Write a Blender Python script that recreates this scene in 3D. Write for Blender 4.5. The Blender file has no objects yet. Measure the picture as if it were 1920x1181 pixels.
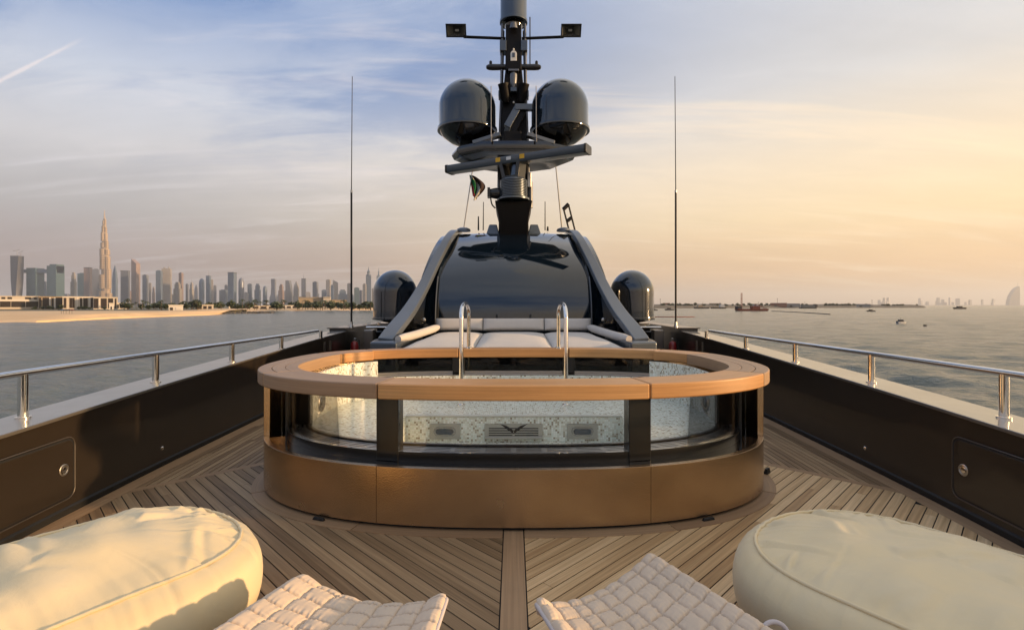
import bpy, bmesh, math, random
from math import sin, cos, pi, radians, sqrt, atan2, floor
from mathutils import Vector, Matrix, noise
random.seed(7)
scn = bpy.context.scene
COL = scn.collection

# ------------------------------------------------------------------ camera
F = 960.0          # focal length in pixels of the 1920 wide picture
CH = 1.7           # eye height above the deck
CX, HY = 963.0, 572.0
cam_d = bpy.data.cameras.new('camera')
cam = bpy.data.objects.new('camera', cam_d); COL.objects.link(cam)
cam.location = (0, 0, CH); cam.rotation_euler = (radians(90), 0, 0)
cam_d.lens = 18.0; cam_d.sensor_width = 36.0; cam_d.sensor_fit = 'HORIZONTAL'
cam_d.shift_x = -3.0 / 1920; cam_d.shift_y = -18.5 / 1920
cam_d.clip_start = 0.05; cam_d.clip_end = 90000
scn.camera = cam
scn.render.resolution_x, scn.render.resolution_y = 1024, 629
SEA = -5.3

# ------------------------------------------------------------------ sun, sky, exposure
WARM_AZ = radians(80)     # middle of the wide warm part of the hazy sky, sun side
SUN_AZ, SUN_EL = radians(99), radians(8)     # azimuth measured from straight ahead towards the right
sd = Vector((sin(SUN_AZ) * cos(SUN_EL), cos(SUN_AZ) * cos(SUN_EL), sin(SUN_EL)))
sl = bpy.data.lights.new('sun', 'SUN'); sl.energy = 5.0; sl.angle = radians(2.0); sl.color = (1.0, 0.64, 0.33)
so = bpy.data.objects.new('sun', sl); COL.objects.link(so)
so.rotation_euler = sd.to_track_quat('Z', 'Y').to_euler(); so.location = (30, 10, 30)

vs = scn.view_settings
vs.view_transform = 'Standard'; vs.look = 'None'; vs.exposure = 0.45; vs.gamma = 1.0; vs.use_curve_mapping = False
scn.render.engine = 'CYCLES'
cy = scn.cycles
cy.use_denoising = True
cy.max_bounces = 10; cy.diffuse_bounces = 3; cy.glossy_bounces = 4; cy.transmission_bounces = 8
cy.transparent_max_bounces = 12; cy.volume_bounces = 0; cy.caustics_reflective = False; cy.caustics_refractive = False
cy.sample_clamp_indirect = 6.0


def lin(r, g, b):
    f = lambda c: (c / 255) / 12.92 if c / 255 <= .04045 else ((c / 255 + .055) / 1.055) ** 2.4
    return (f(r), f(g), f(b), 1)


class NT:
    """small helper that writes shader nodes"""
    def __init__(s, nt): s.nt = nt
    def n(s, t, **kw):
        nd = s.nt.nodes.new(t)
        for k, v in kw.items(): setattr(nd, k, v)
        return nd
    def link(s, a, b): s.nt.links.new(a, b)
    def setin(s, sock, v):
        if v is None: return
        if hasattr(v, 'is_output') or isinstance(v, bpy.types.NodeSocket): s.link(v, sock)
        else: sock.default_value = v
    def m(s, op, a, b=None, c=None, clamp=False):
        nd = s.n('ShaderNodeMath', operation=op, use_clamp=clamp)
        for i, v in enumerate((a, b, c)): s.setin(nd.inputs[i], v) if v is not None else None
        return nd.outputs[0]
    def vm(s, op, a, b=None, out=0):
        nd = s.n('ShaderNodeVectorMath', operation=op)
        s.setin(nd.inputs[0], a)
        if b is not None: s.setin(nd.inputs[1], b)
        return nd.outputs[out]
    def mix(s, f, a, b, blend='MIX'):
        nd = s.n('ShaderNodeMix', data_type='RGBA', blend_type=blend, clamp_factor=True)
        s.setin(nd.inputs[0], f); s.setin(nd.inputs[6], a); s.setin(nd.inputs[7], b)
        return nd.outputs[2]
    def ramp(s, f, stops, interp='LINEAR'):
        nd = s.n('ShaderNodeValToRGB'); cr = nd.color_ramp; cr.interpolation = interp
        while len(cr.elements) < len(stops): cr.elements.new(0.5)
        for e, (p, c) in zip(cr.elements, stops):
            e.position = p; e.color = c if len(c) == 4 else (*c, 1)
        s.setin(nd.inputs[0], f)
        return nd.outputs[0]
    def smooth(s, x, a, b):
        nd = s.n('ShaderNodeMapRange', interpolation_type='SMOOTHSTEP')
        s.setin(nd.inputs[0], x); nd.inputs[1].default_value = a; nd.inputs[2].default_value = b
        return nd.outputs[0]
    def noise(s, vec, scale, detail=4, rough=.5, dist=0.0, out=0):
        nd = s.n('ShaderNodeTexNoise')
        if vec is not None: s.link(vec, nd.inputs['Vector'])
        nd.inputs['Scale'].default_value = scale; nd.inputs['Detail'].default_value = detail
        nd.inputs['Roughness'].default_value = rough; nd.inputs['Distortion'].default_value = dist
        return nd.outputs[out]
    def mapping(s, vec, scale=(1, 1, 1), rot=(0, 0, 0), loc=(0, 0, 0)):
        nd = s.n('ShaderNodeMapping'); s.link(vec, nd.inputs[0])
        nd.inputs['Scale'].default_value = scale; nd.inputs['Rotation'].default_value = rot; nd.inputs['Location'].default_value = loc
        return nd.outputs[0]


world = bpy.data.worlds.new('World'); scn.world = world; world.use_nodes = True
world.node_tree.nodes.clear()
w = NT(world.node_tree)
tc = w.n('ShaderNodeTexCoord').outputs['Generated']
sep = w.n('ShaderNodeSeparateXYZ'); w.link(tc, sep.inputs[0])
dx, dy, dz = sep.outputs
e = w.m('MAXIMUM', dz, 0.0)
hl = w.m('SQRT', w.m('ADD', w.m('MULTIPLY', dx, dx), w.m('MULTIPLY', dy, dy)))
hd = w.m('DIVIDE', w.m('ADD', w.m('MULTIPLY', dx, sin(WARM_AZ)), w.m('MULTIPLY', dy, cos(WARM_AZ))), w.m('MAXIMUM', hl, .001))
warm_f = w.smooth(hd, -0.62, 0.97)
cool = w.ramp(e, [(0, lin(144, 128, 125)), (.07, lin(158, 143, 139)), (.15, lin(170, 167, 167)), (.24, lin(188, 187, 190)), (.33, lin(184, 190, 202)), (.45, lin(122, 146, 185)), (.7, lin(163, 176, 200)), (1, lin(186, 190, 198))])
warm = w.ramp(e, [(0, lin(222, 176, 124)), (.06, lin(230, 187, 134)), (.15, lin(240, 212, 166)), (.24, lin(234, 214, 184)), (.36, lin(206, 203, 200)), (.5, lin(196, 198, 203)), (.7, lin(202, 198, 192)), (1, lin(204, 198, 190))])
base = w.mix(warm_f, cool, warm)
# thin cloud sheet on a plane high above
pz = w.m('ADD', e, 0.16)
cv = w.n('ShaderNodeCombineXYZ')
w.link(w.m('DIVIDE', dx, pz), cv.inputs[0]); w.link(w.m('DIVIDE', dy, pz), cv.inputs[1])
cmap = w.mapping(cv.outputs[0], scale=(.55, 1.25, 1), rot=(0, 0, radians(28)), loc=(3.1, 1.7, 0))
n1 = w.noise(cmap, 1.0, 8, .58, .6)
n2 = w.noise(cmap, 3.2, 7, .62, 1.2)
cl = w.m('ADD', w.m('MULTIPLY', n1, .68), w.m('MULTIPLY', n2, .32))
thick = w.smooth(cl, .42, .60)
# clear gaps: blue, mostly high on the side away from the sun
gapamt = w.m('MULTIPLY', w.smooth(e, .16, .46), w.m('SUBTRACT', 1.0, w.smooth(hd, -.30, .75)))
gap = w.m('MULTIPLY', w.m('MULTIPLY', w.m('SUBTRACT', 1.0, thick), gapamt), w.m('SUBTRACT', 1.0, w.m('MULTIPLY', w.smooth(e, .55, .8), .8)))
skyt = w.n('ShaderNodeTexSky', sky_type='NISHITA', sun_disc=False)
skyt.sun_elevation = SUN_EL; skyt.sun_rotation = SUN_AZ; skyt.air_density = 1.0; skyt.dust_density = 2.0
nish = w.mix(1.0, skyt.outputs[0], (.08, .08, .08, 1), 'MULTIPLY')
clear = w.mix(.30, lin(104, 142, 200), nish)
col = w.mix(w.m('MULTIPLY', gap, .95), base, clear)
# light and dark in the sheet
tone = w.m('ADD', .74, w.m('MULTIPLY', cl, .46))
tcol = w.n('ShaderNodeCombineColor'); [w.link(tone, tcol.inputs[i]) for i in range(3)]
col = w.mix(1.0, col, tcol.outputs[0], 'MULTIPLY')
wisp = w.m('MULTIPLY', w.smooth(w.noise(w.mapping(cv.outputs[0], scale=(.5, 2.6, 1), rot=(0, 0, radians(-12)), loc=(1, 5, 0)), 1.3, 8, .6, .8), .50, .74), .50)
col = w.mix(wisp, col, w.mix(warm_f, lin(214, 210, 214), lin(252, 226, 188)))
# glow round the sun behind the cloud
sdot = w.vm('DOT_PRODUCT', w.vm('NORMALIZE', tc), tuple(sd), out=1)
glow = w.m('POWER', w.m('MAXIMUM', sdot, 0.0), 9.0)
gcol = w.mix(1.0, (.42, .27, .06, 1), glow, 'MULTIPLY')
glowc = w.n('ShaderNodeCombineColor')
for i, k in enumerate((.34, .20, .02)): w.link(w.m('MULTIPLY', glow, k), glowc.inputs[i])
col = w.mix(1.0, col, glowc.outputs[0], 'ADD')
# vapour trail of an aircraft
p1, p2 = Vector((-1.003, 1, .4375)), Vector((-.831, 1, .525))
pn = p1.cross(p2).normalized(); ax = (p2 - p1).normalized()
dn = w.vm('NORMALIZE', tc)
off = w.m('ABSOLUTE', w.vm('DOT_PRODUCT', dn, tuple(pn), out=1))
off = w.m('ADD', off, w.m('MULTIPLY', w.m('SUBTRACT', w.noise(tc, 26, 4, .6), .5), .006))
along = w.vm('DOT_PRODUCT', dn, tuple(ax), out=1)
a1, a2 = p1.normalized().dot(ax), p2.normalized().dot(ax)
tr = w.m('MULTIPLY', w.m('SUBTRACT', 1.0, w.smooth(off, .0004, .0036)), w.m('MULTIPLY', w.smooth(along, a1 - .35, a1 - .05), w.m('SUBTRACT', 1.0, w.smooth(along, a2 - .06, a2 + .005))))
col = w.mix(w.m('MULTIPLY', tr, .6), col, lin(226, 214, 212))
bg = w.n('ShaderNodeBackground'); w.link(col, bg.inputs[0]); bg.inputs[1].default_value = 0.98
wo = w.n('ShaderNodeOutputWorld'); w.link(bg.outputs[0], wo.inputs[0])

# ------------------------------------------------------------------ materials
MATS = {}
def pbsdf(name, color=(.5, .5, .5), rough=.5, metal=0., coat=0., spec=.5, coat_rough=.05):
    m = bpy.data.materials.new(name); m.use_nodes = True
    b = m.node_tree.nodes['Principled BSDF']
    b.inputs['Base Color'].default_value = (*color[:3], 1); b.inputs['Roughness'].default_value = rough
    b.inputs['Metallic'].default_value = metal; b.inputs['Coat Weight'].default_value = coat
    b.inputs['Coat Roughness'].default_value = coat_rough; b.inputs['Specular IOR Level'].default_value = spec
    MATS[name] = m
    return m, NT(m.node_tree), b

def bump(k, b, height, strength=.3, dist=.01):
    bn = k.n('ShaderNodeBump'); bn.inputs['Strength'].default_value = strength; bn.inputs['Distance'].default_value = dist
    k.link(height, bn.inputs['Height']); k.link(bn.outputs[0], b.inputs['Normal'])

def obj_coord(k): return k.n('ShaderNodeTexCoord').outputs['Object']
def geo_pos(k): return k.n('ShaderNodeNewGeometry').outputs['Position']

def paint(name, color, rough=.12, metal=0., coat=1., grime=.05, wav=0.0):
    m, k, b = pbsdf(name, color, rough, metal, coat)
    p = geo_pos(k)
    r = k.m('ADD', rough, k.m('MULTIPLY', k.noise(p, 2.3, 6, .65), grime))
    k.link(r, b.inputs['Roughness'])
    if wav: bump(k, b, k.noise(p, 1.7, 2), wav, .02)
    return m

paint('black_gloss', (.005, .0055, .0065), .05, 0, 1., .06)
paint('dome_paint', (.009, .018, .030), .10, .1, 1., .06)
paint('glass_black', (.004, .009, .015), .03, 0, 1., .03)
paint('fin_paint', (.125, .145, .17), .36, .35, .4, .12)
paint('bulwark_paint', (.034, .025, .017), .27, .3, .55, .14, .02)
paint('cap_paint', (.17, .155, .135), .24, .45, .8, .18)
paint('dark_frame', (.008, .0075, .007), .26, 0, .25, .12)
paint('mast_black', (.0035, .0035, .0045), .5, 0, 0, .12)
MATS['mast_black'].node_tree.nodes['Principled BSDF'].inputs['Specular IOR Level'].default_value = .22
paint('hatch_highlight', (.075, .062, .05), .35, .3, .3, .1)
paint('grey_metal', (.16, .165, .175), .33, .8, 0, .15)
paint('mast_grey', (.072, .090, .112), .25, .4, .6, .12)
paint('hull_paint', (.05, .04, .032), .2, .3, .8, .1)
paint('rubber', (.010, .010, .010), .55, 0, 0, .15)
paint('chrome', (.82, .80, .77), .07, 1., 0, .10)
paint('satin_steel', (.50, .48, .44), .3, 1., 0, .12)
paint('white_paint', (.72, .71, .68), .4, 0, 0, .1)
paint('yellow_mark', (.75, .42, .02), .5, 0, 0, .1)
paint('red_paint', (.26, .02, .02), .3, 0, .3, .1)
paint('flag_red', (.34, .02, .03), .8, 0, 0); paint('flag_green', (.01, .20, .05), .8, 0, 0)
paint('flag_white', (.62, .60, .56), .8, 0, 0); paint('flag_black', (.03, .014, .014), .8, 0, 0)
paint('caulk', (.006, .005, .004), .8, 0, 0, .1)
paint('lamp_glass', (.32, .31, .28), .15, .6, .5, .1)
paint('blue_cover', (.04, .18, .34), .5, 0, 0)

def teak(name, c1, c2, c3, grain_axis='X', rough=.55, scale=1.0, sheen=0.):
    m, k, b = pbsdf(name, c2, rough)
    oi = k.n('ShaderNodeObjectInfo')
    p = obj_coord(k)
    offs = k.vm('SCALE', k.n('ShaderNodeCombineXYZ').outputs[0]) if False else None
    cmb = k.n('ShaderNodeCombineXYZ'); [k.link(k.m('MULTIPLY', oi.outputs['Random'], q), cmb.inputs[i]) for i, q in enumerate((37., 91., 53.))]
    uv = k.n('ShaderNodeUVMap').outputs[0]
    pp = k.vm('ADD', uv, cmb.outputs[0])
    fine = k.noise(k.mapping(pp, scale=(1.3 * scale, 95 * scale, 1)), 1, 5, .6, .2)
    broad = k.noise(k.mapping(pp, scale=(.8 * scale, 30 * scale, 1)), 1, 4, .55, .6)
    blot = k.noise(pp, 2.2, 4, .6)
    t = k.m('ADD', k.m('MULTIPLY', oi.outputs['Random'], .62), k.m('MULTIPLY', k.smooth(broad, .25, .75), .38))
    c = k.ramp(t, [(.08, c1), (.5, c2), (.92, c3)])
    g = k.m('ADD', .58, k.m('MULTIPLY', fine, .84))
    g = k.m('MULTIPLY', g, k.m('ADD', .84, k.m('MULTIPLY', blot, .32)))
    gc = k.n('ShaderNodeCombineColor'); [k.link(g, gc.inputs[i]) for i in range(3)]
    k.link(k.mix(1., c, gc.outputs[0], 'MULTIPLY'), b.inputs['Base Color'])
    k.link(k.m('ADD', rough - .12, k.m('MULTIPLY', fine, .25)), b.inputs['Roughness'])
    bump(k, b, fine, .18, .003)
    return m
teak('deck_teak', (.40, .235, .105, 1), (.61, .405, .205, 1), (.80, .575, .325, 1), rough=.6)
teak('deck_teak_shaded', (.17, .102, .048, 1), (.30, .195, .102, 1), (.44, .30, .165, 1), rough=.6)  # darker copy of deck teak: weaker light and sheen on the left painted in
teak('trim_teak', (.30, .18, .095, 1), (.36, .225, .12, 1), (.42, .27, .15, 1), rough=.6)
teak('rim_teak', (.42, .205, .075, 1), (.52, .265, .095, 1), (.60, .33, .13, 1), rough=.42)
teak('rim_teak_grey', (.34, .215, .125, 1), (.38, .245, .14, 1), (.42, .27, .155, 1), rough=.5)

# bronze cladding with orange peel
m, k, b = pbsdf('bronze_cladding', (.40, .27, .15), .34, .95, .35, coat_rough=.2)
p = geo_pos(k)
k.link(k.mix(k.noise(p, 3, 5, .6), (.46, .32, .19, 1), (.66, .47, .28, 1)), b.inputs['Base Color'])
peel = k.n('ShaderNodeTexVoronoi', feature='SMOOTH_F1'); peel.inputs['Scale'].default_value = 130; k.link(p, peel.inputs['Vector'])
bump(k, b, k.m('ADD', peel.outputs[0], k.m('MULTIPLY', k.noise(p, 170, 2), .5)), .30, .004)
k.link(k.m('ADD', .16, k.m('MULTIPLY', k.noise(p, 5, 5), .16)), b.inputs['Roughness'])

# mosaic of small square tiles
m, k, b = pbsdf('mosaic', (.6, .6, .5), .22)
uv = k.n('ShaderNodeUVMap').outputs[0]
sc = k.mapping(uv, scale=(1 / .021, 1 / .021, 1))
cell = k.vm('FLOOR', sc); fr = k.vm('FRACTION', sc)
wn = k.n('ShaderNodeTexWhiteNoise', noise_dimensions='3D'); k.link(cell, wn.inputs['Vector'])
tilec = k.ramp(wn.outputs['Value'], [(0, (.33, .28, .19, 1)), (.08, (.44, .40, .29, 1)), (.16, (.66, .65, .53, 1)), (.40, (.76, .79, .68, 1)), (.62, (.84, .87, .78, 1)), (.80, (.72, .78, .69, 1)), (.93, (.87, .88, .82, 1))], 'CONSTANT')
fs = k.n('ShaderNodeSeparateXYZ'); k.link(fr, fs.inputs[0])
def gro(o): return k.m('MINIMUM', o, k.m('SUBTRACT', 1., o))
gm = k.m('MINIMUM', gro(fs.outputs[0]), gro(fs.outputs[1]))
gmask = k.smooth(gm, .03, .09)
k.link(k.mix(gmask, (.62, .61, .55, 1), tilec), b.inputs['Base Color'])
bump(k, b, k.m('ADD', gmask, k.m('MULTIPLY', wn.outputs['Value'], .25)), .25, .003)
k.link(k.m('SUBTRACT', .55, k.m('MULTIPLY', gmask, .38)), b.inputs['Roughness'])

def fabric(name, c1, c2, weave=420, wr=.25):
    m, k, b = pbsdf(name, c1, .85, spec=.25)
    p = obj_coord(k)
    blot = k.noise(p, 3.5, 5, .6)
    k.link(k.mix(k.smooth(blot, .3, .7), c1, c2), b.inputs['Base Color'])
    b.inputs['Sheen Weight'].default_value = .15
    wv = k.noise(k.mapping(p, scale=(weave, weave, weave * .6)), 1, 2)
    fold = k.noise(p, 9, 4, .55, .8)
    bump(k, b, k.m('ADD', k.m('MULTIPLY', wv, .06), k.m('MULTIPLY', fold, .5)), wr, .012)
    return m
fabric('pouf_fabric', (.80, .65, .39, 1), (.75, .63, .41, 1), 380, .45)
fabric('quilt_fabric', (.67, .535, .40, 1), (.61, .495, .375, 1), 500, .2)
fabric('quilt_piping', (.60, .54, .52, 1), (.52, .47, .45, 1), 500, .1)
fabric('pad_fabric', (.60, .56, .51, 1), (.56, .53, .49, 1), 420, .12)
fabric('bolster_fabric', (.58, .54, .49, 1), (.54, .51, .47, 1), 420, .4)

# clear glass: straight-through so that light reaches the basin
m, k, b = pbsdf('clear_glass'); k.nt.nodes.remove(b)
tr_ = k.n('ShaderNodeBsdfTransparent'); tr_.inputs[0].default_value = (.985, .992, .985, 1)
gl = k.n('ShaderNodeBsdfGlossy'); gl.inputs['Roughness'].default_value = .02
fz = k.n('ShaderNodeFresnel'); fz.inputs[0].default_value = 1.45
mx = k.n('ShaderNodeMixShader'); k.link(k.m('MULTIPLY', fz.outputs[0], .8), mx.inputs[0]); k.link(tr_.outputs[0], mx.inputs[1]); k.link(gl.outputs[0], mx.inputs[2])
k.link(mx.outputs[0], k.nt.nodes['Material Output'].inputs[0])
m, k, b = pbsdf('smoked_glass'); k.nt.nodes.remove(b)
tr_ = k.n('ShaderNodeBsdfTransparent'); tr_.inputs[0].default_value = (.30, .31, .31, 1)
gl = k.n('ShaderNodeBsdfGlossy'); gl.inputs['Roughness'].default_value = .03
fz = k.n('ShaderNodeFresnel'); fz.inputs[0].default_value = 1.5
mx = k.n('ShaderNodeMixShader'); k.link(fz.outputs[0], mx.inputs[0]); k.link(tr_.outputs[0], mx.inputs[1]); k.link(gl.outputs[0], mx.inputs[2])
k.link(mx.outputs[0], k.nt.nodes['Material Output'].inputs[0])

# sea
m, k, b = pbsdf('sea_water', (.030, .050, .052), .12, spec=.5)
b.inputs['IOR'].default_value = 1.33
p = geo_pos(k)
w1 = k.noise(k.mapping(p, scale=(.50, .62, 1), rot=(0, 0, .35)), 1, 5, .62, .5)
w2 = k.noise(k.mapping(p, scale=(1.6, 2.0, 1), rot=(0, 0, -.2)), 1, 4, .6, .3)
w3 = k.noise(k.mapping(p, scale=(.012, .045, 1), rot=(0, 0, .15)), 1, 6, .65, .5)
w4 = k.noise(k.mapping(p, scale=(.13, .19, 1), rot=(0, 0, .5)), 1, 4, .6, .7)
bump(k, b, k.m('ADD', k.m('MULTIPLY', w4, .9), k.m('ADD', k.m('MULTIPLY', w1, .8), k.m('MULTIPLY', w2, .30))), 1.0, .7)
k.link(k.m('ADD', .06, k.m('MULTIPLY', w3, .22)), b.inputs['Roughness'])
k.link(k.mix(w3, (.085, .108, .098, 1), (.135, .148, .120, 1)), b.inputs['Base Color'])

def ground(name, c1, c2, sc_=.05):
    m, k, b = pbsdf(name, c1, .9)
    p = geo_pos(k)
    k.link(k.mix(k.smooth(k.noise(p, sc_, 6, .65), .35, .65), c1, c2), b.inputs['Base Color'])
    bump(k, b, k.noise(p, sc_ * 8, 5), .4, .3)
ground('sand', (.78, .54, .30, 1), (.70, .47, .25, 1))
ground('scrub_land', (.16, .14, .09, 1), (.10, .10, .06, 1), .02)
ground('rock', (.06, .055, .05, 1), (.11, .10, .09, 1), .4)
ground('island_rock', (.13, .11, .08, 1), (.18, .15, .11, 1), .04)
ground('boat_red', (.20, .05, .03, 1), (.13, .035, .025, 1), .3)
ground('boat_dark', (.035, .035, .04, 1), (.055, .05, .05, 1), .3)
ground('boat_white', (.6, .6, .58, 1), (.5, .5, .5, 1), .3)
ground('pipe_rust', (.35, .10, .06, 1), (.25, .08, .05, 1), .3)
ground('trunk_bark', (.12, .09, .06, 1), (.08, .06, .04, 1), .6)
def foliage(name, c1, c2):
    m, k, b = pbsdf(name, c1, .65)
    oi = k.n('ShaderNodeObjectInfo'); p = geo_pos(k)
    k.link(k.mix(k.m('ADD', k.m('MULTIPLY', oi.outputs['Random'], .5), k.m('MULTIPLY', k.noise(p, .6, 3), .5)), c1, c2), b.inputs['Base Color'])
foliage('leaf_dark', (.035, .055, .022, 1), (.075, .095, .04, 1))
foliage('leaf_palm', (.05, .07, .03, 1), (.09, .11, .05, 1))

def facade(name, wall, glass, fl=9., bay=7., rough=.35, metal=.2):
    m, k, b = pbsdf(name, wall, rough, metal)
    p = geo_pos(k); tcn = k.n('ShaderNodeTexCoord').outputs['Object']
    s = k.n('ShaderNodeSeparateXYZ'); k.link(p, s.inputs[0])
    so_ = k.n('ShaderNodeSeparateXYZ'); k.link(tcn, so_.inputs[0])
    h = k.m('FRACT', k.m('DIVIDE', s.outputs[2], fl))
    v = k.m('FRACT', k.m('DIVIDE', k.m('ADD', so_.outputs[0], so_.outputs[1]), bay))
    msk = k.m('MULTIPLY', k.m('GREATER_THAN', h, .35), k.m('GREATER_THAN', v, .28))
    nz = k.noise(k.mapping(p, scale=(.02, .02, .008)), 1, 3)
    c = k.mix(msk, wall, glass)
    oi = k.n('ShaderNodeObjectInfo')
    g = k.m('ADD', .7, k.m('ADD', k.m('MULTIPLY', nz, .35), k.m('MULTIPLY', oi.outputs['Random'], .25)))
    gc = k.n('ShaderNodeCombineColor'); [k.link(g, gc.inputs[i]) for i in range(3)]
    k.link(k.mix(1., c, gc.outputs[0], 'MULTIPLY'), b.inputs['Base Color'])
    k.link(k.m('SUBTRACT', rough + .15, k.m('MULTIPLY', msk, .2)), b.inputs['Roughness'])
facade('tower_blue', (.16, .21, .29, 1), (.06, .10, .16, 1))
facade('tower_teal', (.10, .17, .20, 1), (.05, .10, .13, 1))
facade('tower_grey', (.20, .22, .27, 1), (.09, .11, .16, 1))
facade('tower_dark', (.10, .10, .12, 1), (.05, .055, .07, 1))
facade('tower_pale', (.42, .38, .34, 1), (.16, .16, .17, 1))
facade('tower_pink', (.36, .26, .23, 1), (.18, .15, .15, 1))
facade('tower_steel', (.44, .34, .24, 1), (.24, .20, .17, 1), 16., 11., .34, .3)
paint('stucco', (.56, .50, .42), .8, 0, 0); paint('stucco_white', (.68, .63, .56), .8, 0, 0)
paint('stucco_tan', (.36, .28, .19), .8, 0, 0); paint('window_dark', (.035, .025, .02), .3, 0, 0)
paint('roof_red', (.30, .14, .09), .8, 0, 0); paint('concrete', (.30, .28, .25), .8, 0, 0)

# ------------------------------------------------------------------ mesh helpers
def T(px, py, Y): return Vector(((px - CX) / F * Y, Y, CH - (py - HY) / F * Y))

class MB:
    def __init__(s): s.v = []; s.f = []; s.uv = []; s.mi = []
    def face(s, idx, uv=None, mi=0):
        s.f.append(tuple(idx)); s.uv.append(uv); s.mi.append(mi)
    def add(s, vs_, fs, mi=0, uvs=None):
        o = len(s.v); s.v.extend([tuple(q) for q in vs_])
        for i, f in enumerate(fs): s.face([o + j for j in f], uvs[i] if uvs else None, mi)
        return s
    def box(s, c, size, rot=None, mi=0, taper=(1, 1)):
        hx, hy, hz = size[0] / 2, size[1] / 2, size[2] / 2
        vs_ = []
        for z in (-hz, hz):
            tx, ty = taper if z > 0 else (1, 1)
            for x, y in ((-hx, -hy), (hx, -hy), (hx, hy), (-hx, hy)): vs_.append(Vector((x * tx, y * ty, z)))
        if rot is not None: vs_ = [rot @ q for q in vs_]
        vs_ = [q + Vector(c) for q in vs_]
        return s.add(vs_, [(3, 2, 1, 0), (4, 5, 6, 7), (0, 1, 5, 4), (1, 2, 6, 5), (2, 3, 7, 6), (3, 0, 4, 7)], mi)
    def bar(s, a, b, wd, ht, mi=0, up=(0, 0, 1)):
        a, b = Vector(a), Vector(b); d = b - a; L = d.length; y = d.normalized()
        x = y.cross(Vector(up)).normalized(); z = x.cross(y)
        return s.box((a + b) / 2, (wd, L, ht), Matrix((x, y, z)).transposed(), mi)
    def prism(s, poly, z0, z1, mi=0, uvdir=None, bottom=True):
        n = len(poly); z0s = z0 if hasattr(z0, '__len__') else [z0] * n; z1s = z1 if hasattr(z1, '__len__') else [z1] * n
        o = len(s.v)
        s.v += [(p[0], p[1], z) for p, z in zip(poly, z0s)] + [(p[0], p[1], z) for p, z in zip(poly, z1s)]
        def U(p, z=0):
            if uvdir is None: return (p[0], p[1] + z)
            return (p[0] * uvdir[0] + p[1] * uvdir[1], -p[0] * uvdir[1] + p[1] * uvdir[0] + z)
        s.face([o + n + i for i in range(n)], [U(p) for p in poly], mi)
        if bottom: s.face([o + i for i in reversed(range(n))], [U(p) for p in reversed(poly)], mi)
        for i in range(n):
            j = (i + 1) % n
            s.face([o + i, o + j, o + n + j, o + n + i], [U(poly[i]), U(poly[j]), U(poly[j], .02), U(poly[i], .02)], mi)
        return s
    def loft(s, rings, closed=True, cap=True, mi=0, uv=None):
        o = len(s.v); n = len(rings[0])
        for r in rings: s.v += [tuple(q) for q in r]
        m_ = n if closed else n - 1
        for a in range(len(rings) - 1):
            for i in range(m_):
                j = (i + 1) % n
                u = None
                if uv: u = [uv(a, i), uv(a, i + 1), uv(a + 1, i + 1), uv(a + 1, i)]
                s.face([o + a * n + i, o + a * n + j, o + (a + 1) * n + j, o + (a + 1) * n + i], u, mi)
        if cap and closed:
            s.face([o + i for i in reversed(range(n))], None, mi)
            s.face([o + (len(rings) - 1) * n + i for i in range(n)], None, mi)
        return s
    def tube(s, path, r, n=12, mi=0, closed=False, cap=True):
        P = [Vector(q) for q in path]; rings = []
        rr = r if hasattr(r, '__len__') else [r] * len(P)
        ref = None
        for i, q in enumerate(P):
            if closed: d = P[(i + 1) % len(P)] - P[i - 1]
            else: d = P[min(i + 1, len(P) - 1)] - P[max(i - 1, 0)]
            d.normalize()
            if ref is None:
                ref = Vector((0, 0, 1)) if abs(d.z) < .9 else Vector((1, 0, 0))
            x = (ref - d * ref.dot(d)).normalized(); y = d.cross(x); ref = x
            rings.append([q + (x * cos(2 * pi * t / n) + y * sin(2 * pi * t / n)) * rr[i] for t in range(n)])
        if closed: rings.append(rings[0]); cap = False
        return s.loft(rings, True, cap, mi)
    def lathe(s, prof, c, n=32, mi=0, rot=None):
        rings = []
        for r, z in prof:
            ring = [Vector((max(r, 1e-4) * cos(2 * pi * t / n), max(r, 1e-4) * sin(2 * pi * t / n), z)) for t in range(n)]
            if rot is not None: ring = [rot @ q for q in ring]
            rings.append([q + Vector(c) for q in ring])
        return s.loft(rings, True, True, mi)
    def mesh(s, name, mats, smooth=40, weld=False):
        me = bpy.data.meshes.new(name)
        me.from_pydata(s.v, [], s.f)
        for mt in (mats if isinstance(mats, (list, tuple)) else [mats]): me.materials.append(MATS[mt])
        if any(u is not None for u in s.uv):
            ul = me.uv_layers.new(name='UVMap'); li = 0; dat = []
            for f, u in zip(s.f, s.uv):
                for q in range(len(f)): dat += list(u[q]) if u else [0.0, 0.0]
            ul.data.foreach_set('uv', dat)
        if any(s.mi): me.polygons.foreach_set('material_index', s.mi)
        bm = bmesh.new(); bm.from_mesh(me)
        if weld: bmesh.ops.remove_doubles(bm, verts=bm.verts, dist=.0012)
        bmesh.ops.recalc_face_normals(bm, faces=bm.faces); bm.to_mesh(me); bm.free()
        if smooth:
            me.polygons.foreach_set('use_smooth', [True] * len(me.polygons))
            me.set_sharp_from_angle(angle=radians(smooth))
        me.update()
        return me
    def build(s, name, mats, parent=None, smooth=40, bevel=0, seg=2, weld=False, **props):
        o = bpy.data.objects.new(name, s.mesh(name, mats, smooth, weld)); COL.objects.link(o)
        if parent is not None: o.parent = parent
        if bevel:
            bv = o.modifiers.new('bevel', 'BEVEL'); bv.width = bevel; bv.segments = seg; bv.limit_method = 'ANGLE'; bv.angle_limit = radians(40)
            bv.harden_normals = True
        for kk, vv in props.items(): o[kk] = vv
        return o

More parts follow.
